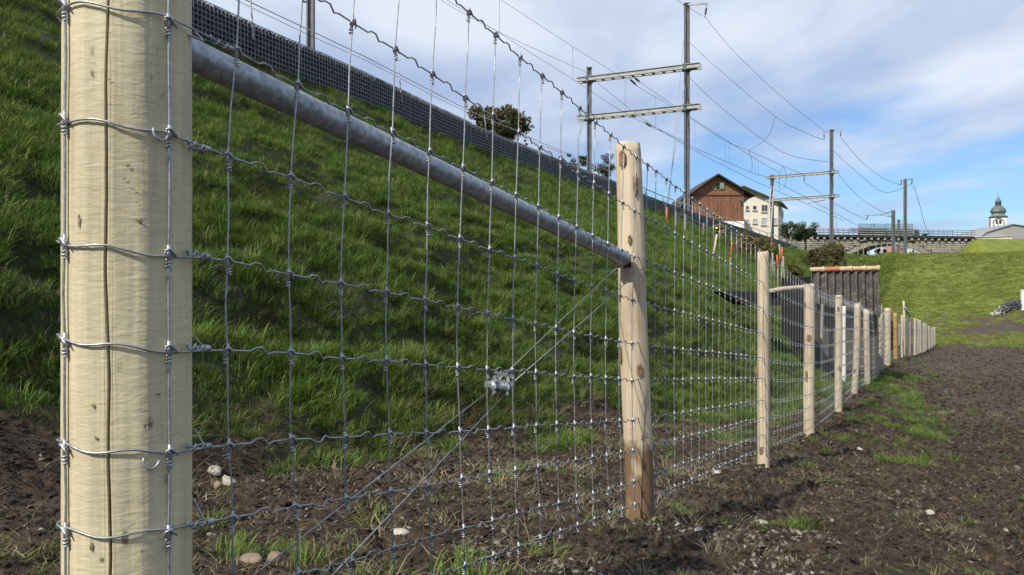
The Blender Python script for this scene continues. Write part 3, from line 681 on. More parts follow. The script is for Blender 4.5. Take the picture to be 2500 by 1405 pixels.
# ------------------------------------------------------------------ gabion wall beside the track
WPt = [Vector((x, y, 0)) for x, y in WP]
def at_len(pts, s):
    for a, b in zip(pts[:-1], pts[1:]):
        l = (b-a).length
        if s <= l: return a+(b-a)*(s/l), (b-a).normalized()
        s -= l
    return pts[-1]+(pts[-1]-pts[-2]).normalized()*s, (pts[-1]-pts[-2]).normalized()
TOT = sum((b-a).length for a, b in zip(WPt[:-1], WPt[1:]))
def stone_verts(rg, s):
    vs = []; 
    for p in ((0, 0, 1), (0, 0, -1), (1, 0, .1), (-1, .1, 0), (0, 1, 0), (.1, -1, 0), (.6, -.6, .6), (-.6, -.6, -.5), (.55, .6, -.55), (-.55, .55, .6)):
        k = .75+.5*rg.random(); vs.append((p[0]*s*k, p[1]*s*k*.8, p[2]*s*k*.75))
    return vs
import bmesh
def hull(points, name='x'):
    bm = bmesh.new()
    for p in points: bm.verts.new(p)
    r = bmesh.ops.convex_hull(bm, input=bm.verts); bmesh.ops.delete(bm, geom=[g for g in r['geom_interior'] if isinstance(g, bmesh.types.BMVert)], context='VERTS')
    bm.verts.index_update(); v = [tuple(q.co) for q in bm.verts]; f = [tuple(w.index for w in q.verts) for q in bm.faces]; bm.free(); return v, f
shapes = [hull(stone_verts(rng, 1.0)) for _ in range(12)]
BL = 2.0
def basket(seed):
    rg = np.random.default_rng(seed); mb = MB(); mb.box((BL/2, .27, -.5), (BL-.01, .44, .98), 0)
    for i in range(25):
        for j in range(13):
            v, f = shapes[rg.integers(12)]; s = .050+.018*rg.random(); M3 = Matrix.Rotation(rg.random()*6, 3, 'Y') @ Matrix.Rotation(rg.random()*6, 3, 'X')
            c = Vector((.04+i*.08+rg.random()*.03, .035+rg.random()*.02, -.96+j*.077+rg.random()*.02)); mb.add([M3 @ (Vector(q)*s)+c for q in v], f, 1)
    for i in range(25):
        for j in range(4):
            v, f = shapes[rg.integers(12)]; s = .05+.02*rg.random(); c = Vector((.04+i*.08, .06+j*.11, -.025+rg.random()*.015)); mb.add([Vector(q)*s+c for q in v], f, 1)
    return mb.mesh('stone_fill', [M['gabion_core'], M['gabion_stone']])
def grid_mesh():
    mb = MB()
    for i in range(21): x = i*.1; mb.bar((x, -.022, -1.0), (x, -.022, .0), .0115, .0115)
    for j in range(11): z = -1+j*.1; mb.bar((0, -.034, z), (BL, -.034, z), .0105, .0115)
    mb.bar((0, -.03, .004), (BL, -.03, .004), .014, .014)
    for i in range(21): x = i*.1; mb.bar((x, -.022, .004), (x, .5, .004), .006, .006)
    return mb.mesh('wire_grid', [M['gab_grid']])
M['gab_grid'] = simple('gabion_grid', (.185, .20, .225), .5, .2)
fills = [basket(k) for k in range(3)]; gm = grid_mesh()
GW = thing('gabion_wall', (WPt[0].x, WPt[0].y, 5.25), 'long dark gabion wall of stone-filled wire baskets along the top of the grass bank', 'wall')
nb = int(TOT/BL)
for i in range(nb):
    p, t = at_len(WPt, i*BL); p2, _ = at_len(WPt, (i+1)*BL); t = (p2-p).normalized()
    o = link('gabion_basket', fills[i % 3], GW, loc=(p.x-WPt[0].x+rj.uniform(-.012, .012), p.y-WPt[0].y, rj.uniform(-.018, .012)), rot=(0, rj.uniform(-.006, .006), math.atan2(t.y, t.x)+rj.uniform(-.012, .012)))
    # wall front must face down the bank: the local -Y side
    link('wire_grid', gm, o)
# pale handrail on top of the wall
HR = thing('wall_handrail', (WPt[0].x, WPt[0].y, 5.25), 'thin pale handrail on short stanchions above the dark gabion wall', 'railing')
def hoff(s, z, back=.12):
    p, t = at_len(WPt, s); n = Vector((-t.y, t.x, 0)); q = p+n*back; return Vector((q.x-WPt[0].x, q.y-WPt[0].y, z))
for (z, s0, s1, r, m) in ((.46, 0, 48, .012, 'rail_white'), (.36, 0, 48, .006, 'cable'), (.42, 48, 108, .035, 'rail_white'), (.02, 60, 108, .02, 'rail_white')):
    mb = MB(); mb.tube([hoff(s, z+(.02*math.sin(s)*(r < .01))) for s in np.arange(s0, s1+.1, 2.0)], r, 5); mb.obj('rail', M[m], HR, True)
for s in list(np.arange(10.7, 48, 5.6))+list(np.arange(49, 106, 4)):
    mb = MB(); a = hoff(s, -.35, -.06); b = hoff(s+.05, .52 if s < 48 else .42, .06); mb.tube([a, b], .018 if s < 48 else .03, 5); mb.obj('stanchion', M['steel'], HR)
x = (1456-CX)/F*36.5; KS = thing('track_sign', (x, 36.5+.5, 5.2), 'small white square sign above the gabion wall left of the second post', 'sign')
mb = MB(); mb.box((0, 0, .26), (.22, .02, .22)); mb.obj('plate', M['white'], KS); mb = MB(); mb.tube([(0, .03, -.2), (0, .03, .3)], .02, 6); mb.obj('pole', M['steel'], KS)
mb = MB(); mb.box((-.01, -.012, .29), (.09, .003, .03)); mb.box((-.04, -.012, .25), (.03, .003, .10)); mb.box((.03, -.012, .23), (.03, .003, .05)); mb.obj('mark', M['steel_dark'], KS)
# rails of the line
TR = thing('railway_track', (0, 0, 0), 'steel railway rails on the ballast behind the gabion wall', 'track')
for off in (2.2, 3.64, 5.9, 7.34):
    mb = MB(); pts = []
    for u_ in np.arange(-10, 165, 3.0): v_ = float(wallv(np.array([u_]))[0])+off; X_, Y_ = xy(u_, v_); pts.append((X_, Y_, 5.02))
    mb.tube(pts, .06, 4); mb.obj('rail', M['steel_dark'], TR)

# ------------------------------------------------------------------ overhead line portals and masts
def portal(R_, L_, zb, ztR, ztL, zU, zL, w, label, armside, arms, near):
    R_, L_ = Vector(R_), Vector(L_); t = thing('catenary_portal', (R_.x, R_.y, zb), label, 'railway mast', 'steel portals over the railway'); O = Vector((R_.x, R_.y, zb))
    for q, zt in ((R_, ztR), (L_, ztL)):
        mb = MB(); c = Vector((q.x, q.y, 0))-Vector((O.x, O.y, 0)); h = zt-zb+3
        for s_ in (-1, 1): mb.box((c.x+s_*w*.42, c.y, h/2-3), (w*.16, w, h)); 
        mb.box((c.x, c.y, h/2-3), (w*.68, w*.25, h)); mb.box((c.x, c.y, zt-zb+.02), (w*1.2, w*1.2, .06))
        for zz in (zU, zL): mb.box((c.x, c.y, zz-zb), (w*1.7, w*1.6, .5))
        mb.obj('mast', M['mast'], t)
    dv = (L_-R_); ln = dv.length; dv.normalize(); nrm = Vector((-dv.y, dv.x, 0))
    for zz in (zU, zL):
        a = -dv*1.0; b = dv*(ln+.9); mb = MB()
        for s_ in (-1, 1):
            for (dz, h_) in ((0, .30),):
                mb.bar(a+nrm*s_*.26+Vector((0, 0, zz-zb)), b+nrm*s_*.26+Vector((0, 0, zz-zb)), .07, h_)
                mb.bar(a+nrm*s_*.30+Vector((0, 0, zz-zb+h_/2)), b+nrm*s_*.30+Vector((0, 0, zz-zb+h_/2)), .16, .035)
                mb.bar(a+nrm*s_*.30+Vector((0, 0, zz-zb-h_/2)), b+nrm*s_*.30+Vector((0, 0, zz-zb-h_/2)), .16, .035)
        for i in range(12): c = a.lerp(b, (i+.5)/12)+Vector((0, 0, zz-zb-.1)); mb.bar(c-nrm*.26, c+nrm*.26, .22, .04)
        mb.obj('cross_beam', M['steel'], t)
    return t, O, dv, nrm, ln
R1_, L1_ = P(1677, 500, 56.0), P(1438.5, 500, 59.2)
t1, O1, dv, nrm, ln = portal((R1_[0], R1_[1], 0), (L1_[0], L1_[1], 0), 4.9, 20.65, 16.9, 16.05, 13.1, .36, 'large steel portal with a tall right mast and two beams left of the barn', 1, 1, 1)
def addto(t, O, pts, r, name, m, sides=5): mb = MB(); mb.tube([Vector(p)-O for p in pts], r, sides); return mb.obj(name, M[m], t, True)
mb = MB(); mb.bar(Vector(P(1672, 12, 56))-O1, Vector(P(1727, 9, 55.2))-O1, .1, .14); mb.obj('top_arm', M['steel'], t1)
def insul(t, O, a, b, name='insulator'):
    a, b = Vector(a), Vector(b); mb = MB(); mb.tube([a-O, a.lerp(b, .3)-O], .02, 4); n = 6
    for i in range(n): q = a.lerp(b, .3+.5*i/n); q2 = a.lerp(b, .3+.5*(i+.55)/n); mb.tube([q-O, q2-O], .075 if True else .05, 8)
    mb.tube([a.lerp(b, .3)-O, b-O], .03, 5); return mb.obj(name, M['insulator'], t)
insul(t1, O1, P(1726, 12, 55.2), P(1721, 42, 55.2))
insul(t1, O1, P(1534, 190, 57.6), P(1555, 210, 58.8)); insul(t1, O1, P(1546, 188, 57.4), P(1564, 202, 58.6))
insul(t1, O1, P(1572, 298, 57.4), P(1592, 311, 58.6)); insul(t1, O1, P(1536, 287, 57.6), P(1556, 284, 57.4)); insul(t1, O1, P(1459, 284, 59), P(1484, 292, 59.2))
addto(t1, O1, [P(1461, 272, 59), P(1461, 290, 59)], .04, 'bracket', 'steel')
for i, (a, b) in enumerate([((1669, 100, 56), (1632, 498, 52.5)), ((1672, 205, 56), (1628, 498, 52.2)), ((1439, 230, 59), (1409, 345, 55)), ((1441, 235, 59), (1415, 330, 55.5))]): addto(t1, O1, [P(*a), P(*b)], .022, 'guy_wire', 'steel')
R2_, L2_ = P(2030, 600, 108.0), P(1885, 600, 113.)
t2, O2, dv2, nrm2, ln2 = portal((R2_[0], R2_[1], 0), (L2_[0], L2_[1], 0), 4.6, 22.15, 16.5, 16.2, 12.85, .40, 'smaller steel portal with two cross beams standing between the white house and the bridge', 1, 1, 1)
mb = MB(); mb.bar(Vector(P(2010, 322, 108.4))-O2, Vector(P(2056, 318, 107.6))-O2, .14, .18); mb.obj('top_arm', M['steel'], t2)
insul(t2, O2, P(2012, 323, 108.4), P(2012, 342, 108.4)); insul(t2, O2, P(2052, 320, 107.6), P(2052, 336, 107.6))
insul(t2, O2, P(1965, 428, 110.5), P(1962, 446, 110.5)); addto(t2, O2, [P(2014, 480, 109), P(2014, 489, 109), P(1972, 497, 110)], .05, 'bracket', 'steel')
mb = MB(); lad = [Vector(P(1874, 575, 112)), Vector(P(1886, 455, 112.8))]      # the leaning brace of the left mast
for s_ in (-.32, .32): mb.bar(lad[0]-O2+Vector((s_, 0, -1)), lad[1]-O2+Vector((s_*.6, 0, 0)), .12, .12)
for i in range(8): q = lad[0].lerp(lad[1], (i+.5)/8)-O2; mb.bar(q-Vector((.3, 0, 0)), q+Vector((.3, 0, 0)), .1, .09)
mb.obj('ladder_brace', M['rail_white'], t2)
addto(t2, O2, [P(2035, 480, 108), P(2045, 570, 106)], .035, 'guy_wire', 'steel')
def mast(px, y0, y1, d, w, label, parts):
    O = Vector(P(px, y1, d)); t = thing('catenary_mast', O[:], label, 'railway mast', 'single steel masts along the railway'); h = (y1-y0)/F*d; mb = MB()
    for s_ in (-1, 1): mb.box((s_*w*.4, 0, h/2-1), (w*.2, w, h+2))
    mb.box((0, 0, h/2-1), (w*.6, w*.25, h+2)); mb.obj('mast', M['mast'], t)
    for nm, pts, r, m in parts: addto(t, O, [P(*q) for q in pts], r, nm, m)
    return t, O
mast(758.5, -500, 128, 17.9, .165, 'nearest steel mast behind the gabion wall, cut off by the top of the picture', [])
mast(2210, 437, 604, 150, .46, 'tall thin steel mast with short arms on both sides, before the stone bridge', [('arm', [(2199, 440, 150), (2229, 438, 150)], .1, 'steel'), ('insulator', [(2201, 441, 150), (2200, 452, 150)], .09, 'insulator'), ('insulator', [(2227, 439, 150), (2226, 450, 150)], .09, 'insulator')])
mast(2181, 514, 624, 146, .50, 'short steel mast with a bracket arm reaching left over the arch bridge', [('bracket_arm', [(2180, 516, 146), (2147, 525, 146.5), (2112, 525.5, 147)], .12, 'steel'), ('bracket_stay', [(2147, 525, 146.5), (2181, 531, 146)], .09, 'steel'), ('insulator', [(2119, 527, 147), (2116, 537, 147)], .09, 'insulator')])
mast(2194, 536, 612, 196, .50, 'distant small steel mast behind the bridge', [('arm', [(2185, 538.5, 196), (2207, 540.5, 196)], .11, 'steel')])

def curve_px(p, d0, d1, n=1):
    (xa, ya), (xb, yb) = p[0], p[-1]; out = []
    # refine through the given points with a Catmull-Rom, then give depth by 1/d along x
    pts = []
    q = [p[0]]+list(p)+[p[-1]]
    for i in range(1, len(q)-2):
        for t in np.linspace(0, 1, 7)[:-1]:
            c = []
            for k in range(2):
                a, b, c_, e = q[i-1][k], q[i][k], q[i+1][k], q[i+2][k]
                c.append(.5*((2*b)+(-a+c_)*t+(2*a-5*b+4*c_-e)*t*t+(-a+3*b-3*c_+e)*t**3))
            pts.append(c)
    pts.append(list(p[-1])); tot = [0]
    for a, b in zip(pts[:-1], pts[1:]): tot.append(tot[-1]+math.dist(a, b))
    for (x, y), s in zip(pts, tot): f = s/tot[-1]; d = 1/((1-f)/d0+f/d1); out.append(P(x, y, d))
    return out
def cable(p, d0, d1, label, r=.016, name='overhead_wire', parent=None):
    pts = curve_px(p, d0, d1); O = Vector(pts[0]); mb = MB()
    mb.tube([Vector(q)-O for q in pts], [r*max(.45, q[1]/57) for q in pts], 4)
    return mb.obj(name, M['cable'], None, True, loc=O[:], label=label, cat='wire', group='overhead wires of the railway'), O
cable([(1560, -70), (1667, 10), (1721, 42)], 40, 55.2, 'feeder wire coming from the top of the picture to the tall portal mast')
cable([(1721, 42), (1791, 125), (1898, 228), (2012, 342-22)], 55.2, 108, 'highest feeder wire sagging from the tall portal mast to the smaller portal')
cable([(1679, 100), (1756, 171), (1893, 285), (1960, 322), (2012, 342)], 56, 108.4, 'second highest feeder wire between the two portals, with a jumper hanging from it')
cable([(1682, 188), (1752, 256), (1863, 342), (1934, 381), (2023, 396)], 56, 108, 'deeply sagging third wire between the two portals')
cable([(2054, 338), (2100, 392), (2150, 432), (2200, 453)], 107.6, 150, 'feeder wire from the smaller portal to the tall thin mast')
cable([(2034, 368), (2100, 428), (2160, 470), (2226, 450)], 108, 150, 'lower feeder wire sagging to the tall thin mast')
cable([(2033, 409), (2100, 484), (2180, 530)], 108, 146, 'slack wire running down from the smaller portal towards the bracket mast')
cable([(2230, 452), (2245, 500), (2262, 560), (2285, 592)], 150, 164, 'guy wire falling right from the tall thin mast to the bridge')
c1, Oa = cable([(1030, -60), (1077, 0), (1223, 81), (1433, 178)], 30, 59.2, 'messenger wire from the top of the picture to the left portal mast')
c2, Ob = cable([(1030, -38), (1090, 0), (1401, 196), (1522, 274), (1603, 313), (1685, 352)], 30, 66, 'contact wire passing behind the left portal mast below the messenger wire')
c3, Oc = cable([(1150, -50), (1223, 0), (1398, 114), (1520, 190)], 30, 58, 'messenger wire from the top of the picture to the upper cross beam')
cable([(1457, 201), (1542, 270), (1603, 313), (1700, 370), (1831, 437), (1905, 470), (1969, 498), (2060, 540)], 59, 135, 'contact wire of the left track running on below both portals')
c4, Od = cable([(1553, 210), (1599, 237), (1645, 263), (1685, 289), (1772, 345), (1827, 368), (1912, 406), (1960, 426)], 58.8, 110.5, 'messenger wire of the left track between the two portals')
c5, Oe = cable([(1564, 202), (1645, 258), (1710, 302), (1841, 386), (1902, 422)], 58.6, 111, 'messenger wire of the right track between the two portals')
c6, Of = cable([(1592, 311), (1649, 338), (1674, 352), (1831, 420), (1880, 437), (2000, 500), (2110, 560)], 58.6, 142, 'contact wire of the right track dipping behind the white house')
cable([(1964, 446), (2000, 470), (2060, 510), (2116, 537)], 110.5, 147, 'messenger wire from the smaller portal to the bracket mast')
cable([(1893, 285), (1880, 325), (1855, 352), (1828, 367)], 80, 82, 'curved jumper wire hanging from the second feeder wire', .014, 'jumper_wire')
cable([(1827, 367), (1835, 390), (1836, 412), (1829, 423)], 82, 82, 'short curved jumper wire below the messenger wire, right of the tall mast', .014, 'jumper_wire')
cable([(1912, 406), (1904, 425), (1903, 450), (1905, 466)], 100, 100, 'looped jumper wire at the smaller portal, left part of the loop', .014, 'jumper_wire')
cable([(1912, 406), (1919, 425), (1918, 450), (1912, 462)], 100, 100, 'looped jumper wire at the smaller portal, right part of the loop', .014, 'jumper_wire')
DR = thing('dropper_wires', P(1219, 40, 36), 'thin vertical dropper wires hanging between messenger and contact wires', 'wire'); Dv = Vector(P(1219, 40, 36))
for px, y0, y1, d in ((1219, -60, 81, 36), (1398, 114, 195, 48), (1526, 193, 275, 57), (1600, 238, 312, 62), (1696, 297, 362, 68), (1771, 345, 404, 76), (1780, 343, 400, 77), (1843, 380, 436, 85), (1851, 385, 433, 87), (1930, 415, 470, 100)):
    mb = MB(); mb.tube([Vector(P(px, y0, d))-Dv, Vector(P(px+1, y1, d))-Dv], .009, 3); mb.obj('dropper', M['cable'], DR)

# ------------------------------------------------------------------ barn and white house
def planks(name, mats): pass
M['barn_wood'] = simple('barn_wood', (.215, .098, .058), .8, 0, .35, 1.6, 0, 'Object', (3, 3, .5))
M['barn_wood2'] = simple('barn_wood_brown', (.155, .068, .040), .8, 0, .45, 1.2, 0, 'Object', (3, 3, .4))
M['roof_dark'] = simple('dark_roof', (.045, .038, .036), .8, 0, .3, 2)
M['plaster'] = simple('cream_plaster', (.66, .60, .52), .9, 0, .05, .5)
M['plaster_white'] = simple('white_plaster', (.70, .70, .70), .9, 0, .05, .5)
M['glass'] = simple('window_glass', (.03, .035, .04), .12, 0, .2)
M['frame'] = simple('window_frame', (.50, .49, .46), .6)
M['shutter'] = simple('roller_shutter', (.36, .37, .38), .6)
M['greenwood'] = simple('green_shutter', (.22, .26, .19), .8)
Db = 135.0; k = Db/F
def bp(px, py, dy=0): return Vector(((px-CX)*k, dy, (CY-py)*k))
BO = Vector(P(1750, 560, Db)); BN = thing('barn', BO[:], 'red-brown wooden barn with a gabled roof, dark overhanging eaves and a half-shuttered gable window', 'barn')
def bl(px, py, dy=0): q = bp(px, py); return Vector((q.x-BO.x, dy, q.z-BO.z))
DEP = 14.0
# gable wall as boards one by one
x0, x1 = 1689, 1816
def gy(px):   # underside of the roof line
    return 431+(abs(px-1750)/(62.0 if px < 1750 else 89.0))**.93*(43 if px < 1750 else 49)
nbd = 44
bmesh_cache = {}
for i in range(nbd):
    a = x0+(x1-x0)*i/nbd; b = x0+(x1-x0)*(i+1)/nbd; g = .25; dy = rj.uniform(-.03, .03)
    for top, bot, mt in ((None, 476.6, 'barn_wood'), (477.6, 541, 'barn_wood' if rj.random() < .55 else 'barn_wood2')):
        ya, yb = (gy(a+g), gy(b-g)) if top is None else (top, top)
        if top is None and (ya > bot-1 or yb > bot-1): continue
        mb = MB(); mb.prism([bl(a+g, ya, dy), bl(b-g, yb, dy), bl(b-g, bot, dy), bl(a+g, bot, dy)], (0, 0, 0), (0, .12, 0)); mb.obj('plank', M[mt], BN)
mb = MB(); mb.prism([bl(x0, 476, .2), bl(1750, 432, .2), bl(x1, 476, .2), bl(x1, 566, .2), bl(x0, 566, .2)], (0, 0, 0), (0, DEP, 0)); mb.obj('wall', M['barn_wood2'], BN)
mb = MB(); mb.box((bl((x0+x1)/2, 477.1, -.10)[:]), ((x1-x0)*k, .14, .10)); mb.obj('trim_board', M['roof_dark'], BN)
mb = MB(); mb.box(bl(1777, 556, -.02)[:], (78*k, .35, 30*k)); mb.obj('plinth', M['plaster_white'], BN)
def roofsheet(pts, th, dep, front=-1.2):
    mb = MB()
    for a, b in zip(pts[:-1], pts[1:]):
        mb.prism([bl(*a, front), bl(*b, front), bl(b[0], b[1]-th, front), bl(a[0], a[1]-th, front)], (0, 0, 0), (0, dep, 0))
    return mb
roofsheet([(1683, 476), (1715, 453), (1750, 429)], 3.2, DEP+2.5).obj('roof', M['roof_dark'], BN)
roofsheet([(1750, 429.2), (1795, 456), (1841, 481)], 3.2, DEP+2.5).obj('roof', M['roof_dark'], BN)
mb = MB(); mb.prism([bl(1817, 476, .1), bl(1837, 480, .1), bl(1817, 496, .1)], (0, 0, 0), (0, DEP-1, 0)); mb.obj('eave_side', M['roof_dark'], BN)
# lean-to on the left with its curved dark roof
mb = MB(); arc = [(1651, 511), (1655, 500), (1662, 490), (1672, 481), (1687, 474)]
for a, b in zip(arc[:-1], arc[1:]): mb.prism([bl(*a, -1), bl(*b, -1), bl(b[0], b[1]-3, -1), bl(a[0], a[1]-3, -1)], (0, 0, 0), (0, 8, 0))
mb.obj('porch_roof', M['roof_dark'], BN)
mb = MB(); mb.prism([bl(1654, 511, .8), bl(1664, 493, .8), bl(1674, 484, .8), bl(1688, 478, .8), bl(1688, 530, .8), bl(1654, 530, .8)], (0, 0, 0), (0, 6, 0)); mb.obj('porch_wall', M['plaster'], BN)
mb = MB(); mb.prism([bl(1664, 503, .6), bl(1672, 497, .6), bl(1688, 489, .6), bl(1688, 530, .6), bl(1664, 530, .6)], (0, 0, 0), (0, .15, 0)); mb.obj('opening', M['crack'], BN)
W_ = MB(); W_.box(bl(1756.5, 454.5, -.06)[:], (23*k, .16, 19*k)); wo = W_.obj('window', M['greenwood'], BN)
mb = MB(); mb.box(bl(1751.5, 454.5, -.16)[:], (9*k, .1, 15*k)); mb.obj('pane', M['crack'], wo)
mb = MB(); mb.box(bl(1762, 454.5, -.2)[:], (10*k, .12, 14*k)); [mb.box(bl(1762, 449+j*3, -.27)[:], (10*k, .04, .1)) for j in range(5)]; mb.obj('shutter', M['greenwood'], wo)
mb = MB(); mb.tube([bl(1807, 489, -.1), bl(1807, 491, -.6)], .1, 5); mb.tube([bl(1804, 494, -.6), bl(1807, 490, -.6), bl(1811, 494, -.6)], .16, 5); mb.obj('lamp', M['steel_dark'], BN)

HO = Vector(P(1860, 575, 148)); HN = thing('white_house', HO[:], 'cream two-storey house with a dark roof standing right of the wooden barn', 'house'); k2 = 148/F
def hl(px, py, dy=0): return Vector(((px-CX)*k2-HO.x, dy, (CY-py)*k2-HO.z))
# front gable wall: opening-free core plus windows let in proud frames
mb = MB(); mb.prism([hl(1806, 468), hl(1819, 462), hl(1900, 494), hl(1900, 590), hl(1806, 590)], (0, 0, 0), (0, .35, 0)); mb.obj('front_wall', M['plaster'], HN)
mb = MB(); sx = 5.2  # the right side wall runs back and to the right
cA = hl(1900, 590); cB = cA+Vector((4.3, 9.5, 0)); h_ = (590-494)*k2
mb.prism([cA, cB, cB+Vector((0, 0, h_-.6)), cA+Vector((0, 0, h_))], (0, 0, 0), (-.3, .1, 0)); mb.obj('side_wall', M['plaster'], HN)
cC = hl(1806, 590)+Vector((4.3, 9.5, 0)); mb = MB(); mb.prism([hl(1806, 590), cC, cC+Vector((0, 0, 8)), hl(1806, 480)], (0, 0, 0), (.3, 0, 0)); mb.obj('rear_wall', M['plaster'], HN)
back = Vector((4.6, 10.2, 0)); fr = Vector((-.35, -.9, 0))
mb = MB(); a, b = hl(1817, 459.5)+fr, hl(1911, 500)+fr; th = Vector((0, 0, .38))
mb.prism([a, b, b+th, a+th], (0, 0, 0), back+Vector((.4, .9, 0))); mb.obj('roof', M['roof_dark'], HN)
mb = MB(); b = hl(1806, 465)+fr; b2 = b+Vector((-3, 0, -1.0)); mb.prism([a, b2, b2+th, a+th], (0, 0, 0), back); mb.obj('roof', M['roof_dark'], HN)
mb = MB(); mb.box(hl(1830, 460, 4)[:], (.5, .5, 1.6)); mb.obj('chimney', M['roof_dark'], HN)
def window(c, w, h, parent, shut=False, ax=None, double=False):
    fo = MB(); fw = .09
    for s_ in (-1, 1): fo.box((c[0]+s_*(w/2), c[1]-.05, c[2]), (fw, .12, h+fw)); fo.box((c[0], c[1]-.05, c[2]+s_*h/2), (w-fw, .12, fw))
    if double: fo.box((c[0], c[1]-.05, c[2]), (.08, .1, h-fw))
    f_ = fo.obj('window', M['frame'], parent); g_ = MB(); g_.box((c[0], c[1]-.01, c[2]), (w-fw, .04, h-fw)); g_.obj('pane', M['shutter'] if shut else M['glass'], f_)
    s_ = MB(); s_.box((c[0], c[1]-.12, c[2]-h/2-.12), (w+.3, .22, .1)); s_.obj('sill', M['frame'], f_)
for (px, py, w, h, sh, db) in ((1824, 508, 6.5, 9, 0, 0), (1842, 508, 8.5, 10, 0, 0), (1866, 509, 14, 16, 0, 1), (1824.5, 541, 7, 9, 1, 0), (1842.5, 540, 9, 10, 1, 0), (1865.5, 541, 13.5, 16, 1, 0), (1893, 541, 10, 14, 1, 0)):
    window(hl(px, py, -.04)[:], w*k2, h*k2, HN, sh, None, db)
for f_, py in ((.3, 512), (.72, 516)):
    q = cA.lerp(cB, f_); mb = MB(); mb.box((q.x+.12, q.y-.1, hl(0, py).z), (.2, 1.1, 1.3), rz=-math.atan2(4.3, 9.5)); w_ = mb.obj('window', M['frame'], HN); mb = MB(); mb.box((q.x+.24, q.y-.1, hl(0, py).z), (.1, .9, 1.1), rz=-math.atan2(4.3, 9.5)); mb.obj('pane', M['glass'], w_)
mb = MB(); mb.tube([cA+Vector((-.05, -.1, 0)), cA+Vector((-.05, -.1, h_))], .06, 6); mb.obj('downpipe', M['shutter'], HN)

# ------------------------------------------------------------------ stone arch bridge
M['ashlar'] = simple('bridge_stone', (.25, .235, .20), .9, 0, .45, .55, .3)
M['ashlar_dark'] = simple('bridge_joint', (.085, .078, .068), .95, 0, .3, 2)
M['concrete'] = simple('concrete', (.30, .30, .285), .9, 0, .2, .6)
DB = 166.0; kb = DB/F; BRo = Vector(P(2163, 600, DB)); AB = thing('arch_bridge', BRo[:], 'old stone arch bridge with a dark deck and metal railings crossing above the railway', 'bridge')
def ab(px, py, dy=0): return Vector(((px-CX)*kb-BRo.x, dy, (CY-py)*kb-BRo.z))
AW, AR = 84.0, 168.0        # half opening and radius, in the same pixels
cyc = 596+AR
def intrados(px): dx = px-2168; return cyc-math.sqrt(max(AR*AR-dx*dx, 0)) if abs(dx) < AW+20 else 700
XL, XR = 1918, 2385; TOPY = lambda px: 577+ (px-1950)*.0125
BOT = 672
n = 60; mb = MB(); AE = 100
top = []; cols = list(np.linspace(XL, XR, 80))
for a, b in zip(cols[:-1], cols[1:]):
    def low(px): return intrados(px) if abs(px-2168) < AE else BOT
    la, lb = min(low(a), BOT), min(low(b), BOT)
    mb.prism([ab(a, TOPY(a), .2), ab(b, TOPY(b), .2), ab(b, lb, .2), ab(a, la, .2)], (0, 0, 0), (4.7, 6.0, 0))
mb.obj('wall', M['ashlar_dark'], AB)
# facing stones
mb = MB(); rb = random.Random(4); y = 584.5; row = 0
while y < 640:
    hgt = rb.uniform(4.4, 6.2); x = XL+rb.uniform(-6, 0)
    while x < XR:
        w = rb.uniform(6, 13)
        top_ = TOPY(x+w/2)+6.5
        cx_, cy_ = x+w/2, y+hgt/2
        ext = cyc-math.sqrt(max((AR+12)**2-(cx_-2168)**2, 0)) if abs(cx_-2168) < AR else 999
        if (abs(cx_-2168) > AE+12 or y+hgt < ext-1) and y > top_-3 and x+w < XR:
            c = ab(cx_, cy_, .2-rb.uniform(.06, .22)); mb.box(c[:], ((w-.9)*kb, .4, (hgt-.9)*kb))
        x += w
    y += hgt
mb.obj('facing_stones', M['ashlar'], AB, kind='stuff')
nv = 34
for i in range(nv):
    a0 = -.60+1.2*i/nv; a1 = -.60+1.2*(i+.86)/nv; q = []
    for (rr, a_) in ((AR, a0), (AR+11.5, a0), (AR+11.5, a1), (AR, a1)): q.append(ab(2168+rr*math.sin(a_), cyc-rr*math.cos(a_), .12+rb.uniform(-.1, 0)))
    if max(abs(p_.x) for p_ in q) < AE*kb*1.15: mb = MB(); mb.prism(q, (0, 0, 0), (0, .5, 0)); mb.obj('voussoir', M['ashlar'], AB)
for i in range(28):
    px = XL+10+i*16.4; mb = MB(); mb.box(ab(px, TOPY(px)+4.6, -.25)[:], (.42, .8, .36)); mb.obj('corbel', M['concrete'], AB)
mb = MB()
for a, b in ((XL, 2225), (2225, XR-10)): mb.prism([ab(a, TOPY(a)-4, -.7), ab(b, TOPY(b)-4, -.7), ab(b, TOPY(b)+1.6, -.7), ab(a, TOPY(a)+1.6, -.7)], (0, 0, 0), (0, 7.4, 0))
M['deck_dark'] = simple('dark_deck', (.022, .023, .026), .8); mb.obj('deck', M['deck_dark'], AB)
def rail(xa, xb, hpx, nr, step, dy, r, name='railing', ph=0):
    mb = MB()
    for j in range(nr): yy = hpx*(1-j/nr); mb.tube([ab(xa, TOPY(xa)-4-yy, dy), ab(xb, TOPY(xb)-4-yy, dy)], r, 4)
    o = mb.obj(name, M['steel_dark'], AB); x = xa+ph
    while x <= xb: mb = MB(); mb.tube([ab(x, TOPY(x)-3, dy), ab(x, TOPY(x)-4-hpx, dy)], r*1.2, 4); mb.obj('railing_post', M['steel_dark'], AB); x += step
rail(1996, 2091, 14.5, 3, 12.2, -.55, .045); rail(2225, 2378, 14.5, 3, 11.6, -.55, .045, ph=4); rail(1996, 2370, 17.5, 3, 35, 6.2, .04)
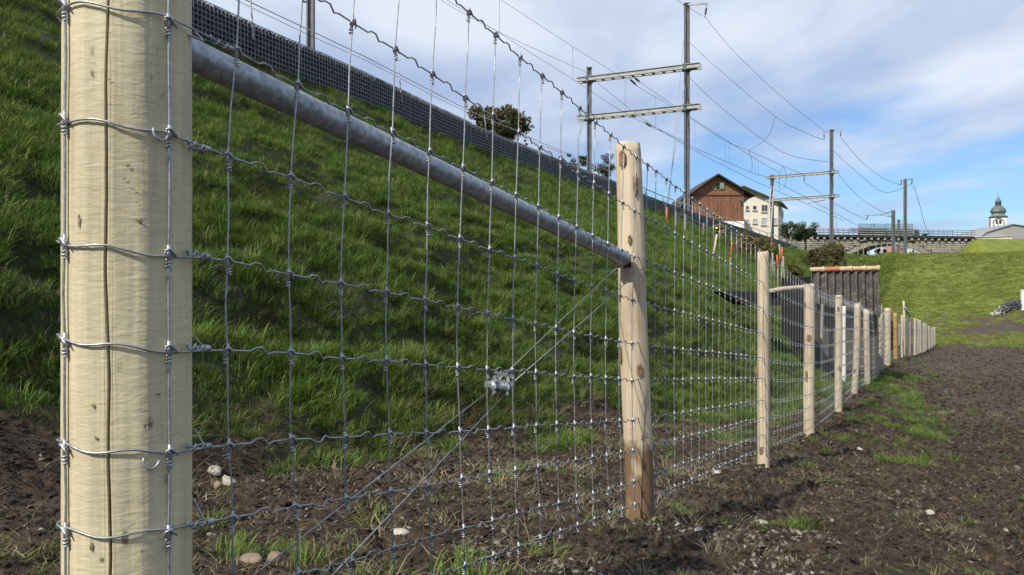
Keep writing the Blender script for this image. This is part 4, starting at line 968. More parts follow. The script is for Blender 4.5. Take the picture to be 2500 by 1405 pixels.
# middle: dark rail frame over a grey parapet, with mesh screens above
mb = MB(); mb.prism([ab(2093, 562, -.3), ab(2225, 563, -.3), ab(2225, 578, -.3), ab(2093, 577, -.3)], (0, 0, 0), (0, .2, 0)); mb.obj('parapet', M['concrete'], AB)
rail(2092, 2225, 15, 3, 33, -.75, .11, 'railing')
ms, N_, L_, b_ = mat('mesh_screen'); 
tb = N_.new('ShaderNodeBsdfTransparent'); mx = N_.new('ShaderNodeMixShader'); mx.inputs[0].default_value = .30; b_.inputs['Base Color'].default_value = (.10, .12, .14, 1)
L_.new(tb.outputs[0], mx.inputs[1]); L_.new(b_.outputs[0], mx.inputs[2]); L_.new(mx.outputs[0], N_['Material Output'].inputs[0]); M['screen'] = ms
for a, b in ((2092, 2123), (2123, 2158), (2158, 2192), (2192, 2225)):
    mb = MB(); mb.prism([ab(a+.3, 547.5, -.72), ab(b-.3, 548.5, -.72), ab(b-.3, 562, -.72), ab(a+.3, 561, -.72)], (0, 0, 0), (0, .03, 0)); s_ = mb.obj('mesh_screen', M['screen'], AB)
    mb = MB(); q = [ab(a, 547, -.72), ab(b, 548, -.72), ab(b, 562, -.72), ab(a, 561, -.72)]
    for i in range(4): mb.tube([q[i], q[(i+1) % 4]], .04, 4)
    mb.obj('frame', M['steel'], s_)
# second screen on the far side
for a, b in ((2105, 2150), (2150, 2200)):
    mb = MB(); mb.prism([ab(a, 551, 6), ab(b, 551.5, 6), ab(b, 562, 6), ab(a, 562, 6)], (0, 0, 0), (0, .03, 0)); mb.obj('mesh_screen', M['screen'], AB)
mb = MB(); mb.box(ab(2129.5, 549.5, -.8)[:], (.28, .05, .2)); mb.box(ab(2129.5, 554, -.8)[:], (.28, .05, .2)); mb.obj('warning_plate', M['steel_dark'], AB)
# wooden rail fence at the left end of the bridge
WF = thing('rail_fence', P(1965, 578, 150), 'grey wooden post-and-rail fence in front of the dark shrubs left of the bridge', 'fence'); wf = Vector(P(1965, 578, 150))
for px in (1918, 1930, 1960, 1984): mb = MB(); mb.bar(Vector(P(px, 590, 150))-wf, Vector(P(px, 559, 150))-wf, .2, .2); mb.obj('post', M['post_grey'], WF)
for y in (562, 569): mb = MB(); mb.bar(Vector(P(1944, y, 149.8))-wf, Vector(P(1990, y, 149.8))-wf, .1, .22); mb.obj('rail', M['post_grey'], WF)

# ------------------------------------------------------------------ church tower, and the low building in front of it
M['copper'] = simple('weathered_copper', (.115, .14, .14), .55, .3, .35, 1.2)
M['copper_dark'] = simple('dark_copper', (.035, .050, .060), .5, .3, .3, 1)
M['gold'] = simple('gilding', (.62, .40, .12), .35, .6, .1)
DC = 300.0; kc = DC/F; CO = Vector(P(2437, 600, DC)); CT = thing('church_tower', CO[:], 'white church tower with a green onion dome and a large clock on each face', 'church tower')
yaw = R(-29); rotm = Matrix.Rotation(yaw, 3, 'Z'); hw = 2.62
def lz(py): return (600-py)*kc
mb = MB(); mb.box((0, 0, (lz(533)-14)/2), (2*hw, 2*hw, lz(533)+14), rz=yaw); mb.obj('wall', M['plaster_white'], CT)
mb = MB(); mb.box((0, 0, lz(532)+.15), (2*hw+.9, 2*hw+.9, .3), rz=yaw); mb.obj('cornice', M['copper_dark'], CT)
def ring(mb, prof, n=8, sq=None):
    vs = []
    for (py, rr, q) in prof:
        for i in range(n*2):
            th = 2*math.pi*i/(n*2)+yaw+math.pi/4; rad = rr
            c = math.cos(((th-yaw+math.pi/4) % (math.pi/2))-math.pi/4); sqr = rr/max(abs(math.cos(th-yaw)), abs(math.sin(th-yaw)))
            rib = 1+.05*(i % 2 == 0)
            rad = sqr*q+(rr*rib)*(1-q); vs.append((rad*math.cos(th), rad*math.sin(th), lz(py)))
    m_ = n*2; fs = [(j*m_+i, j*m_+(i+1) % m_, (j+1)*m_+(i+1) % m_, (j+1)*m_+i) for j in range(len(prof)-1) for i in range(m_)]
    fs.append(tuple(range((len(prof)-1)*m_, len(prof)*m_))); mb.add(vs, fs)
mb = MB(); ring(mb, [(531, hw+.35, 1), (528, 2.45, .9), (525, 2.2, .5), (522.5, 2.1, .2)]); mb.obj('skirt_roof', M['copper'], CT)
mb = MB(); ring(mb, [(522.5, 2.05, 0), (520, 2.45, 0), (517, 2.58, 0), (513, 2.45, 0), (509, 2.05, 0), (505, 1.45, 0), (502.5, 1.05, 0)]); mb.obj('onion_dome', M['copper'], CT)
mb = MB(); ring(mb, [(503, 1.0, 0), (494, .98, 0)]); mb.obj('lantern', M['copper_dark'], CT)
mb = MB(); ring(mb, [(494, 1.15, 0), (492.5, 1.1, 0), (490, .85, 0), (486, .55, 0), (480, .08, 0)]); mb.obj('cap', M['copper'], CT)
mb = MB(); mb.tube([(0, 0, lz(480)), (0, 0, lz(475))], .08, 5); mb.tube([(-.3, 0, lz(473.5)), (.3, 0, lz(473.5))], .12, 5); mb.tube([(0, 0, lz(476)), (0, 0, lz(471.5))], .1, 5); mb.obj('finial_cross', M['gold'], CT)
for (nx, ny) in ((0, -1), (-1, 0)):
    nrm_ = rotm @ Vector((nx, ny, 0)); sd = Vector((-nrm_.y, nrm_.x, 0)) * (1 if nx == 0 else 1); c = nrm_*(hw+.06)+Vector((0, 0, lz(547)))
    mb = MB(); rr = 1.85
    def cp(a, r_): return c+sd*(r_*math.sin(a))+Vector((0, 0, r_*math.cos(a)))
    mb.tube([cp(2*math.pi*i/32, rr) for i in range(33)], .17, 5); clk = mb.obj('clock', M['roof_dark'], CT)
    mb = MB()
    for i in range(12): a_ = 2*math.pi*i/12; mb.bar(cp(a_, 1.32), cp(a_, 1.62), .12, .12)
    mb.obj('hour_marks', M['roof_dark'], clk)
    for a_, l_ in ((.15, 1.45), (3.6, 1.0)): mb = MB(); mb.bar(c+nrm_*.25, cp(a_, l_)+nrm_*.25, .16, .16); mb.obj('hand', M['gold'], clk)
    for s_ in (-.62, .62):
        mb = MB(); q = c+sd*s_+nrm_*.02; mb.prism([q+sd*-.34+Vector((0, 0, -.2)), q+sd*.34+Vector((0, 0, -.2)), q+sd*.34+Vector((0, 0, 1.0)), q+sd*.2+Vector((0, 0, 1.35)), q-sd*.2+Vector((0, 0, 1.35)), q+sd*-.34+Vector((0, 0, 1.0))], (0, 0, 0), nrm_*.08); mb.obj('louvre', M['crack'], CT)
M['grey_roof'] = simple('grey_roof', (.33, .32, .31), .85, 0, .12, .4)
DH = 205.0; kh = DH/F; LO = Vector(P(2440, 590, DH)); LB = thing('flat_building', LO[:], 'low building with a shallow grey gable and cream flat annexe below the church tower', 'building')
def lb(px, py, dy=0): return Vector(((px-CX)*kh-LO.x, dy, (CY-py)*kh-LO.z))
mb = MB(); mb.prism([lb(2404, 577.5, 2), lb(2418, 566, 2), lb(2483, 547.5, 2), lb(2560, 560, 2), lb(2560, 584, 2), lb(2404, 584, 2)], (0, 0, 0), (0, 14, 0)); mb.obj('gable_wall', M['grey_roof'], LB)
for i in range(14):
    y_ = 551+i*2.35; xa = max(2405+8, 2483-(y_-549)*3.4); mb = MB(); mb.box(lb((xa+2530)/2, y_+1, 1.95)[:], ((2530-xa)*kh, .08, 2.0*kh)); mb.obj('cladding_panel', M['grey_roof'], LB)
mb = MB()
for a, b in (((2403, 578), (2418, 566)), ((2418, 566), (2483, 547)), ((2483, 547), (2560, 559))): mb.prism([lb(*a, 1.5), lb(*b, 1.5), lb(b[0], b[1]-1.4, 1.5), lb(a[0], a[1]-1.4, 1.5)], (0, 0, 0), (0, 15, 0))
mb.obj('roof_edge', M['steel'], LB)
mb = MB(); mb.prism([lb(2366, 580.5), lb(2471, 577), lb(2471, 600), lb(2366, 600)], (0, 0, 0), (0, 6, 0)); mb.obj('annexe_wall', M['plaster'], LB)
mb = MB(); mb.prism([lb(2365, 580.5, -.3), lb(2472, 577, -.3), lb(2472, 575.6, -.3), lb(2365, 579.2, -.3)], (0, 0, 0), (0, 7, 0)); mb.obj('annexe_roof', M['frame'], LB)
mb = MB(); mb.box(lb(2520, 592, 1)[:], (96*kh, .5, 16*kh)); mb.obj('garage_opening', M['crack'], LB)
for px in (2492, 2500): mb = MB(); mb.box(lb(px, 592, .5)[:], (.25, .25, 16*kh)); mb.obj('column', M['frame'], LB)
# far houses seen through the arch
for px, y0, w, mt, lab in ((2169, 601, 9, 'house_pink', 'tiny pink house seen through the bridge arch'), (2190, 599, 13, 'house_brown', 'tiny brown-roofed house seen through the bridge arch'), (2219, 606, 8, 'plaster_white', 'tiny white house at the right edge of the bridge arch')):
    if mt not in M: M[mt] = simple(mt, (.45, .27, .22) if 'pink' in mt else (.26, .19, .16), .9, 0, .1)
    d = 330.; O = Vector(P(px, 640, d)); q = thing('far_house', O[:], lab, 'house'); kk = d/F; hh = (640-y0)*kk; mb = MB(); mb.box((0, 0, hh/2-.5), (w*kk, 7, hh+1)); mb.obj('wall', M[mt], q)
    mb = MB(); mb.prism([(-w*kk*.56, -3.8, hh-.2), (w*kk*.56, -3.8, hh-.2), (0, -3.8, hh+1.6)], (0, 0, 0), (0, 7.6, 0)); mb.obj('roof', simple('tile_roof', (.25, .11, .07), .9), q)
    mb = MB(); mb.box((0, -3.55, hh*.75), (.9, .12, 1.1)); mb.obj('window', M['glass'], q)

# ------------------------------------------------------------------ shed with a fibre-cement roof, black board and rail
M['fibre'] = None
m, N, L, b = mat('old_fibre_cement'); f1 = nz(N, L, 6, 8, .65); f2_ = nz(N, L, 34, 6, .7)
c_ = ramp(N, L, f1, [(.28, (.013, .012, .010)), (.52, (.050, .046, .040)), (.72, (.13, .12, .105))])
c_ = mixc(N, L, ramp(N, L, f2_, [(.58, (0, 0, 0)), (.64, (.8, .8, .8))]), c_, (.30, .28, .25)); L.new(c_, b.inputs['Base Color']); b.inputs['Roughness'].default_value = .92; bump(N, L, b, f2_, .6, .02); M['fibre'] = m
M['tile'] = simple('clay_ridge_tile', (.46, .31, .20), .85, 0, .22, 9, .2); M['tile_red'] = simple('redder_ridge_tile', (.36, .13, .07), .85, 0, .35, 12, .2)
M['old_board'] = simple('old_shed_board', (.075, .066, .056), .9, 0, .4, 8, .3, 'Object', (6, 6, 1)); M['black_board'] = simple('black_board', (.010, .010, .011), .7, 0, .2)
SD = 17.3; ks = SD/F; SO = Vector(P(2060, 850, SD)); SH_ = thing('shed', SO[:], 'small dark shed with a steep mossy corrugated roof and a row of clay ridge tiles', 'shed')
def sl_(px, py, dy=0): return Vector(((px-CX)*ks-SO.x, dy, (CY-py)*ks-SO.z))
# corrugated sheet: nine ribs; top edge at y 660, its lower edge slanting down to the right
nrib = 9.0; cols = 90; rowsn = 14; vs = []
for j in range(rowsn):
    t = j/(rowsn-1)
    for i in range(cols):
        q = i/(cols-1); px = 1979+165*q; yt = 664-2.5*q; yb = 740+34*q
        dy_ = -.42*t; amp = .034*math.cos(q*nrib*2*math.pi)
        dd_ = (SD+dy_)/F; p_ = Vector(((px+3*t*q-CX)*dd_-SO.x, dy_, (CY-(yt+(yb-yt)*t))*dd_-SO.z)); vs.append((p_.x, p_.y-amp*1.35, p_.z+amp*.35))
base_n = len(vs); vs += [(a_, b_+.02, c2_-.012) for a_, b_, c2_ in vs]
fs = [(j*cols+i, j*cols+i+1, (j+1)*cols+i+1, (j+1)*cols+i) for j in range(rowsn-1) for i in range(cols-1)]
fs += [tuple(base_n+q for q in f)[::-1] for f in fs]
for j in range(rowsn-1):
    for i in (0, cols-1): fs.append((j*cols+i, (j+1)*cols+i, base_n+(j+1)*cols+i, base_n+j*cols+i))
for i in range(cols-1):
    for j in (0, rowsn-1): fs.append((j*cols+i, j*cols+i+1, base_n+j*cols+i+1, base_n+j*cols+i))
mb = MB(); mb.add(vs, fs); mb.obj('corrugated_roof', M['fibre'], SH_, True)
for i in range(5):
    xa, xb = 1977+i*33.6, 1977+(i+1)*33.6; ya, yb = 659-i*.75, 659-(i+1)*.75; a = sl_(xa, ya, -.02); b = sl_(xb, yb, -.02); mb = MB()
    pts = [a, a.lerp(b, .55), a.lerp(b, .86), a.lerp(b, .93), a.lerp(b, 1.0)]; rs = [.050, .053, .056, .072, .070]
    mb.tube(pts, rs, 12); o = mb.obj('ridge_tile', M['tile_red'] if i == 1 else M['tile'], SH_, True)
    if i == 1: o['label'] = 'darker red ridge tile'
for i in range(11):
    a = 1985+i*14.3; mb = MB(); dy_ = rj.uniform(-.015, .015); mb.prism([sl_(a, 690, .02+dy_), sl_(a+13.4, 690, .02+dy_), sl_(a+13.4, 905, .02+dy_), sl_(a, 905, .02+dy_)], (0, 0, 0), (0, .03, 0)); mb.obj('board', M['old_board'], SH_)
mb = MB(); mb.prism([sl_(1983, 676, .06), sl_(2142, 668, .06), sl_(2142, 905, .06), sl_(1983, 905, .06)], (0, 0, 0), (0, 1.9, 0)); mb.obj('wall', M['black_board'], SH_)
mb = MB(); mb.prism([sl_(2143, 665, -.02), sl_(2146, 665, -.02), sl_(2128, 772, -.42), sl_(2124, 772, -.42)], (0, 0, 0), (0, .06, 0)); mb.obj('barge_board', M['black_board'], SH_)
mb = MB(); mb.tube([sl_(1987, 900, -.40), sl_(1990, 742, -.40)], .035, 6); mb.obj('roof_prop', M['post_grey'], SH_)
mb = MB(); mb.tube([sl_(2073, 652, .2), sl_(2073, 634, .2)], .03, 6); mb.obj('vent_pipe', M['black_board'], SH_)
# thin pale post in front of the shed
o_ = Vector(P(2060, 850, 16.2)); mb = post_mesh(.042, 1.62, 411, facets=1, n=12, rings=14); mb.obj('stake', M['white'], None, True, loc=(o_.x, o_.y, gz(o_.x, o_.y)), label='slim whitish stake standing in front of the shed between two fence posts', cat='stake')
bo = Vector(P(1870, 748, 15.5)); mb = MB(); kq = 15.5/F
def bb(px, py, dy=0): return Vector(((px-1870)*kq, dy, (748-py)*kq))
mb.prism([bb(1767, 712.5), bb(1796, 712), bb(1799, 708), bb(1804, 712), bb(1897, 712), bb(1901, 707), bb(1905, 712), bb(1975, 710), bb(1975, 746), bb(1820, 746)], (0, 0, 0), (0, .9, 0)); mb.obj('black_lean_to_roof', M['black_board'], None, loc=bo[:], label='low black lean-to roof jutting left from the dark shed behind the fence', cat='lean-to')
mb = MB(); a = Vector(P(1878, 711, 15.4)); b = Vector(P(1985, 698, 15.9)); mb.tube([a-a, (b-a)*.33+Vector((0, 0, .006)), (b-a)*.7+Vector((0, 0, -.006)), b-a], [.042, .050, .047, .052], 10); mb.obj('wooden_rail', M['post'], None, True, loc=a[:], label='pale round wooden rail lying on the black lean-to roof', cat='rail')

# ------------------------------------------------------------------ marker stakes on the bank
MK = [(1628, 506, 551, 44, 'orange', 0, 'orange marker stake near the second fence post, just below the gabion wall'), (1785, 592, 622, 26, 'orange', 5, 'orange marker stake leaning right, between the second and third posts'),
      (1853, 607, 621, 24, 'orange', 3, 'short orange marker stake just above the top of the third post'), (1870, 612, 640, 22.5, 'orange', 4, 'bright orange marker stake right of the third post'),
      (1884, 581, 606, 58, 'pink', 0, 'pink marker pole under the left mast of the smaller portal'), (1898, 623, 650, 24, 'orange', -2, 'dull orange marker stake low on the bank, right of the third post'),
      (1909, 604, 632, 40, 'orange', 0, 'pale orange marker stake beside a thin grey stick')]
for px, y0, y1, d, c, ln, lab in MK:
    a = Vector(P(px-ln/2, y1+6, d)); b = Vector(P(px+ln/2, y0, d)); st = thing('marker_stake', a[:], lab, 'stake', 'coloured marker stakes on the bank')
    r_ = 1.7/F*d; mb = MB(); mb.tube([a-a, (b-a)], r_, 6); mb.obj('painted_end', M[c], st, True)
    zg = gz(a.x, a.y); 
    if a.z-zg > .02: mb = MB(); mb.tube([Vector((0, 0, zg-a.z-.2)), Vector((0, 0, 0))], r_*.8, 6); mb.obj('stick', M['post_grey'], st, True)
a = Vector(P(1743, 616, 30)); b = Vector(P(1750, 573, 30)); ys = thing('capped_post', a[:], 'slim pale post carrying a round yellow cap on the bank below the barn', 'post')
mb = MB(); mb.tube([(b-a)*-.6, b-a], .038, 8); mb.obj('stick', M['post'], ys, True); mb = MB(); mb.tube([Vector(P(1749.5, 572, 30))-a, Vector(P(1749.5, 560, 30))-a], .03, 6); mb.obj('neck', M['black_board'], ys)
mb = MB(); q = Vector(P(1749.5, 560, 30))-a; mb.tube([q, q+Vector((0, 0, .03)), q+Vector((0, 0, .06)), q+Vector((0, 0, .085))], [.045, .055, .042, .012], 10); mb.obj('cap', M['yellow'], ys, True)
for px, y0, y1, d, lab in ((1888, 618, 646, 38, 'bare grey stick on the bank right of the pink pole'), (1914, 626, 654, 38, 'pale thin stick beside the pale orange stake'), (1905, 596, 610, 42, 'grey stick top above the pale orange stake')):
    a = Vector(P(px, y1+8, d)); b = Vector(P(px-2, y0, d)); mb = MB(); mb.tube([Vector((0, 0, -.6)), b-a], .045, 6); mb.obj('stick', M['post_grey'], None, True, loc=a[:], label=lab, cat='stick')

# dark gabion heap and white post at the right edge of the meadow
dS = 56.; a = Vector(P(2428, 724, dS)); 
GH = thing('stone_heap', (a.x, a.y, gz(a.x, a.y)), 'low heap of dark and pale stones beside the meadow at the right edge', 'stone wall'); z0 = gz(a.x, a.y)
rs = np.random.default_rng(3); mb1 = MB(); mb2 = MB()
for i in range(900):
    t = rs.random(); x = .25+t*2.35; hmax = .15+.62*min(1, t*2.2); y = rs.random()*1.0; z = rs.random()*hmax; v, f = shapes[rs.integers(12)]; s = .05+.05*rs.random()
    (mb2 if rs.random() < .75-1.9*t else mb1).add([Vector(q)*s+Vector((x, y, z+gz(a.x+x, a.y+y, False)-z0)) for q in v], f)
mb1.obj('dark_stones', M['gabion_stone'], GH, kind='stuff'); mb2.obj('pale_stones', M['stone_white'], GH, kind='stuff')
a = Vector(P(2497.5, 728, dS)); mb = MB(); mb.box((0, 0, .6), (.20, .2, 1.7)); mb.box((0, 0, 1.47), (.24, .24, .05)); mb.obj('white_post', M['white'], None, loc=(a.x, a.y, gz(a.x, a.y)), label='square white post at the right edge beside the stone heap', cat='post')

# ------------------------------------------------------------------ vegetation
def leaves_mesh(n, cloud, size, rg, name, mt, stretch=1.0):
    # n small folded leaf quads at the points given by cloud(rg)
    vs = np.zeros((n*4, 3)); tone = np.zeros(n*4)
    P_ = cloud(rg, n); 
    for i in range(n):
        a = Vector(rg.normal(size=3)).normalized(); b = a.orthogonal().normalized(); q = Matrix.Rotation(rg.random()*6.28, 3, a) @ b; c = a.cross(q)
        s = size*(.6+.8*rg.random()); p = Vector(P_[i]); l = s*stretch
        vs[i*4] = p-q*l; vs[i*4+1] = p+c*s*.5; vs[i*4+2] = p+q*l; vs[i*4+3] = p-c*s*.5; tone[i*4:i*4+4] = rg.random()
    me = bpy.data.meshes.new(name); me.from_pydata([tuple(v) for v in vs], [], [(4*i, 4*i+1, 4*i+2, 4*i+3) for i in range(n)])
    at = me.attributes.new('tone', 'FLOAT', 'POINT'); at.data.foreach_set('value', tone.astype(np.float32)); me.materials.append(M[mt]); return me
def clumps(w, h, d, nc, seed, zoff=0, fill=.55):
    rg0 = np.random.default_rng(seed); C = []
    for i in range(nc):
        while True:
            p = rg0.uniform(-1, 1, 3)
            if .35 < np.linalg.norm(p) < 1.02: break
        C.append((p[0]*w/2*.86, p[1]*d/2*.86, zoff+p[2]*h/2*.86, (.20+.16*rg0.random())*min(w, h)*.62))
    C = np.array(C)
    def cloud(rg, n):
        k = rg.integers(nc, size=n); q = rg.normal(size=(n, 3)); q /= np.linalg.norm(q, axis=1)[:, None]; rr = rg.random(n)**.4
        return C[k, :3]+q*(rr*C[k, 3])[:, None]*np.array([1, 1, .8])
    return cloud
def tree(name, px, py_bot, d, w_px, y_top, y_bot, label, cat='tree', leaf='tree_leaf', n=3500, nc=22, seed=1, trunk=True, size=None, group=None):
    k = d/F; base_ = Vector(P(px, py_bot, d)); zg = gz(base_.x, base_.y, False); O = Vector((base_.x, d, zg)); t = thing(name, O[:], label, cat, group)
    w = w_px*k; zt = (CY-y_top)*k-zg; zb = (CY-y_bot)*k-zg; h = zt-zb; rg = np.random.default_rng(seed); cl = clumps(w, h, w*.8, nc, seed, (zt+zb)/2)
    link('crown', leaves_mesh(n, cl, size or w*.028, rg, 'crown', leaf), t)
    mb = MB(); r0 = w*.035; top = zb+h*.5
    mb.tube([Vector((0, 0, -.3)), Vector((w*.02, 0, zb*.6)), Vector((-w*.02, 0, top))], [r0*1.3, r0, r0*.4], 7)
    for i in range(9):
        a_ = rg.random()*6.28; z1 = zb+h*.1+rg.random()*h*.3; mb.tube([Vector((0, 0, z1*.8)), Vector((math.cos(a_)*w*.2, math.sin(a_)*w*.18, z1+h*.15)), Vector((math.cos(a_)*w*.38, math.sin(a_)*w*.3, z1+h*.3))], [r0*.5, r0*.3, r0*.1], 4)
    mb.obj('trunk' if trunk else 'stems', M['bark'], t, True); return t
tree('broadleaf_tree', 1210, 400, 62, 168, 256, 378, 'round dense tree rising behind the gabion wall, left of the portal', n=7000, nc=34, seed=3)
tree('broadleaf_tree', 1275, 400, 66, 40, 338, 365, 'small tree crown at the right foot of the round tree behind the wall', n=900, nc=8, seed=5)
tree('broadleaf_tree', 1398, 440, 70, 84, 372, 425, 'loose thin-leaved tree behind the wall, left of the left portal mast', n=1500, nc=20, seed=6, size=.09)
tree('broadleaf_tree', 1478, 440, 68, 62, 372, 440, 'dense tree behind the second fence post, right of the left portal mast', n=2600, nc=18, seed=7)
tree('dark_shrub', 1922, 590, 143, 56, 538, 590, 'dark rounded shrub beside the white house', 'shrub', 'shrub_leaf', 2600, 16, 9, False)
tree('dark_shrub', 1966, 590, 146, 74, 526, 590, 'taller dark shrub left of the bridge', 'shrub', 'shrub_leaf', 3400, 20, 10, False)
for i, (px, w, y) in enumerate(((2239, 18, 560), (2257, 15, 561))): tree('fir_tree', px, 600, 260, w, y, 600, ['pointed dark fir top behind the bridge railing, the left of the pair', 'pointed dark fir top behind the bridge railing, the right of the pair'][i], 'tree', 'fir_leaf', 900, 12, 20+i, True, .5)
for i, (px, w, y, yb) in enumerate(((2098, 14, 609, 640), (2114, 12, 612, 640), (2143, 11, 603, 640), (2152, 9, 606, 640), (2162, 10, 602, 640), (2178, 10, 608, 640), (2207, 8, 612, 640))):
    tree('distant_tree', px, 640, 300+i*6, w, y, yb, ['distant dark tree at the left edge of the bridge arch', 'low distant tree second from the left in the bridge arch', 'slim distant tree in the left half of the bridge arch', 'distant tree left of the pink house under the arch', 'tallest distant tree in the middle of the bridge arch', 'distant tree just left of the bracket mast under the arch', 'distant tree in the right part of the bridge arch'][i], 'tree', 'fir_leaf', 700, 9, 40+i, True, .6)
# shrubs on the bank below the end of the wall
for i, (px, w, yt, yb, d, lf, lab) in enumerate(((1822, 60, 570, 618, 50, 'weed_leaf', 'olive bramble bush on the bank under the white house'), (1868, 70, 578, 640, 52, 'weed_leaf', 'wide bramble bush on the bank under the smaller portal'),
      (2035, 62, 590, 650, 72, 'weed_leaf', 'pale airy shrub in front of the left end of the bridge'), (1992, 60, 606, 660, 56, 'weed_leaf', 'brown-green weedy shrub behind the shed roof'), (1755, 44, 545, 580, 57, 'straw', 'clump of dry yellow grass at the foot of the gabion wall below the barn'), (1940, 40, 640, 690, 30, 'weed_leaf', 'scrubby brown bush at the left end of the shed roof'), (2178, 22, 775, 866, 27, 'shrub_leaf', 'narrow dark bush in the gap between the two fence runs'))):
    tree('bush', px, yb, d, w, yt, yb, lab, 'bush', lf, 4200, 26, 60+i, False, size=.030+d*.0007)

# instanced ground cover
SRC = bpy.data.collections.new('ground_cover_sources')
def tuft_mesh(name, nb, hgt, spread, width, lean, seed, mt, dry=.1):
    rg = np.random.default_rng(seed); vs = []; fs = []; tone = []
    for i in range(nb):
        a = rg.random()*6.283; r = spread*math.sqrt(rg.random()); x, y = r*math.cos(a), r*math.sin(a); h = hgt*(.45+.75*rg.random()); la = a+rg.normal()*.8; ln = lean*(.3+rg.random())*h; w = width*(.6+.6*rg.random()); wa = la+math.pi/2+rg.normal()*.5
        wx, wy = math.cos(wa)*w/2, math.sin(wa)*w/2; lx, ly = math.cos(la), math.sin(la); o = len(vs); tn = rg.random()*.8+(.4 if rg.random() < dry else 0)
        for (t, ww) in ((0, .8), (.4, 1), (.75, .75)):
            q = ln*t**1.9; z = h*(t-.25*t*t*min(1, ln/h)); vs += [(x+lx*q-wx*ww, y+ly*q-wy*ww, z-.01), (x+lx*q+wx*ww, y+ly*q+wy*ww, z-.01)]
        z = h*(1-.45*min(1, ln/h)); vs.append((x+lx*ln, y+ly*ln, z)); tone += [tn*.75, tn*.75, tn, tn, tn, tn, tn*1.05]
        fs += [(o, o+1, o+3, o+2), (o+2, o+3, o+5, o+4), (o+4, o+5, o+6)]
    me = bpy.data.meshes.new(name); me.from_pydata(vs, [], fs); at = me.attributes.new('tone', 'FLOAT', 'POINT'); at.data.foreach_set('value', np.array(tone, np.float32)); me.materials.append(M[mt])
    return me
def source(name, me): o = bpy.data.objects.new(name, me); SRC.objects.link(o); return o
def scatter(name, pts, nrm_mix, scl, sources, seed, label=None):
    # one object: points with rotation and scale, instanced by geometry nodes
    n = len(pts); rg = np.random.default_rng(seed)
    col = bpy.data.collections.new(name+'_source')
    for s_ in sources: col.objects.link(s_)
    me = bpy.data.meshes.new(name); me.vertices.add(n); me.vertices.foreach_set('co', np.asarray(pts, np.float32).ravel())
    rot = np.zeros((n, 3), np.float32); rot[:, 2] = rg.random(n)*6.283; rot[:, 0] = rg.normal(size=n)*.12+nrm_mix[:, 0]; rot[:, 1] = rg.normal(size=n)*.12+nrm_mix[:, 1]
    a = me.attributes.new('rot', 'FLOAT_VECTOR', 'POINT'); a.data.foreach_set('vector', rot.ravel())
    a = me.attributes.new('scl', 'FLOAT', 'POINT'); a.data.foreach_set('value', np.asarray(scl, np.float32))
    o = link(name, me, kind='stuff')
    ng = bpy.data.node_groups.new(name, 'GeometryNodeTree'); ng.interface.new_socket('Geometry', in_out='INPUT', socket_type='NodeSocketGeometry'); ng.interface.new_socket('Geometry', in_out='OUTPUT', socket_type='NodeSocketGeometry')
    N = ng.nodes; L = ng.links; gi = N.new('NodeGroupInput'); go = N.new('NodeGroupOutput'); ip = N.new('GeometryNodeInstanceOnPoints'); ci = N.new('GeometryNodeCollectionInfo'); ci.inputs['Collection'].default_value = col; ci.inputs['Separate Children'].default_value = True; ci.inputs['Reset Children'].default_value = True
    mp = N.new('GeometryNodeMeshToPoints'); L.new(gi.outputs[0], mp.inputs['Mesh'])
    ar = N.new('GeometryNodeInputNamedAttribute'); ar.data_type = 'FLOAT_VECTOR'; ar.inputs['Name'].default_value = 'rot'; as_ = N.new('GeometryNodeInputNamedAttribute'); as_.data_type = 'FLOAT'; as_.inputs['Name'].default_value = 'scl'
    e2r = N.new('FunctionNodeEulerToRotation'); L.new(ar.outputs[0], e2r.inputs[0])
    L.new(mp.outputs[0], ip.inputs['Points']); L.new(ci.outputs[0], ip.inputs['Instance']); ip.inputs['Pick Instance'].default_value = True; L.new(e2r.outputs[0], ip.inputs['Rotation']); L.new(as_.outputs[0], ip.inputs['Scale']); L.new(ip.outputs[0], go.inputs[0])
    md = o.modifiers.new('instances', 'NODES'); md.node_group = ng; return o
def inview(x, y, z, pad=.06):
    px = x/np.maximum(y, .01); pz = z/np.maximum(y, .01); return (y > .3) & (np.abs(px) < .667*(1+pad)+.10/np.maximum(y, .3)*3) & (pz < .375+.35/np.maximum(y, .5)) & (pz > -.375-.35/np.maximum(y, .5))
def field(u0, u1, v0, v1, dens, seed, maskf):
    rg = np.random.default_rng(seed); n = int((u1-u0)*(v1-v0)*dens); u = u0+(u1-u0)*rg.random(n); v = v0+(v1-v0)*rg.random(n)
    x, y = xy(u, v); k = rg.random(n) < maskf(u, v); u, v, x, y = u[k], v[k], x[k], y[k]; z = height(u, v); k = inview(x, y, z); return u[k], v[k], x[k], y[k], z[k]
lush = [source('t%d' % i, tuft_mesh('grass_tuft', 46, [.085, .105, .07, .12][i], .062, .0042, [.7, .9, .6, .8][i], 300+i, 'blade', [.05, .1, .05, .2][i])) for i in range(4)]
mead = [source('m%d' % i, tuft_mesh('meadow_tuft', 44, .075, .12, .008, .9, 340+i, 'meadow_blade', .15)) for i in range(2)]
M['thatch'] = blade_mat('thatch', (.035, .028, .012), (.075, .060, .026), (.12, .10, .04), (.20, .16, .09), .15)
thatch = [source('h%d' % i, tuft_mesh('thatch_tuft', 34, .075, .09, .0035, 1.8, 370+i, 'thatch', .2)) for i in range(2)]
dry = [source('d%d' % i, tuft_mesh('dry_tuft', 26, .10, .09, .0032, 1.9, 350+i, 'straw', .3)) for i in range(2)]
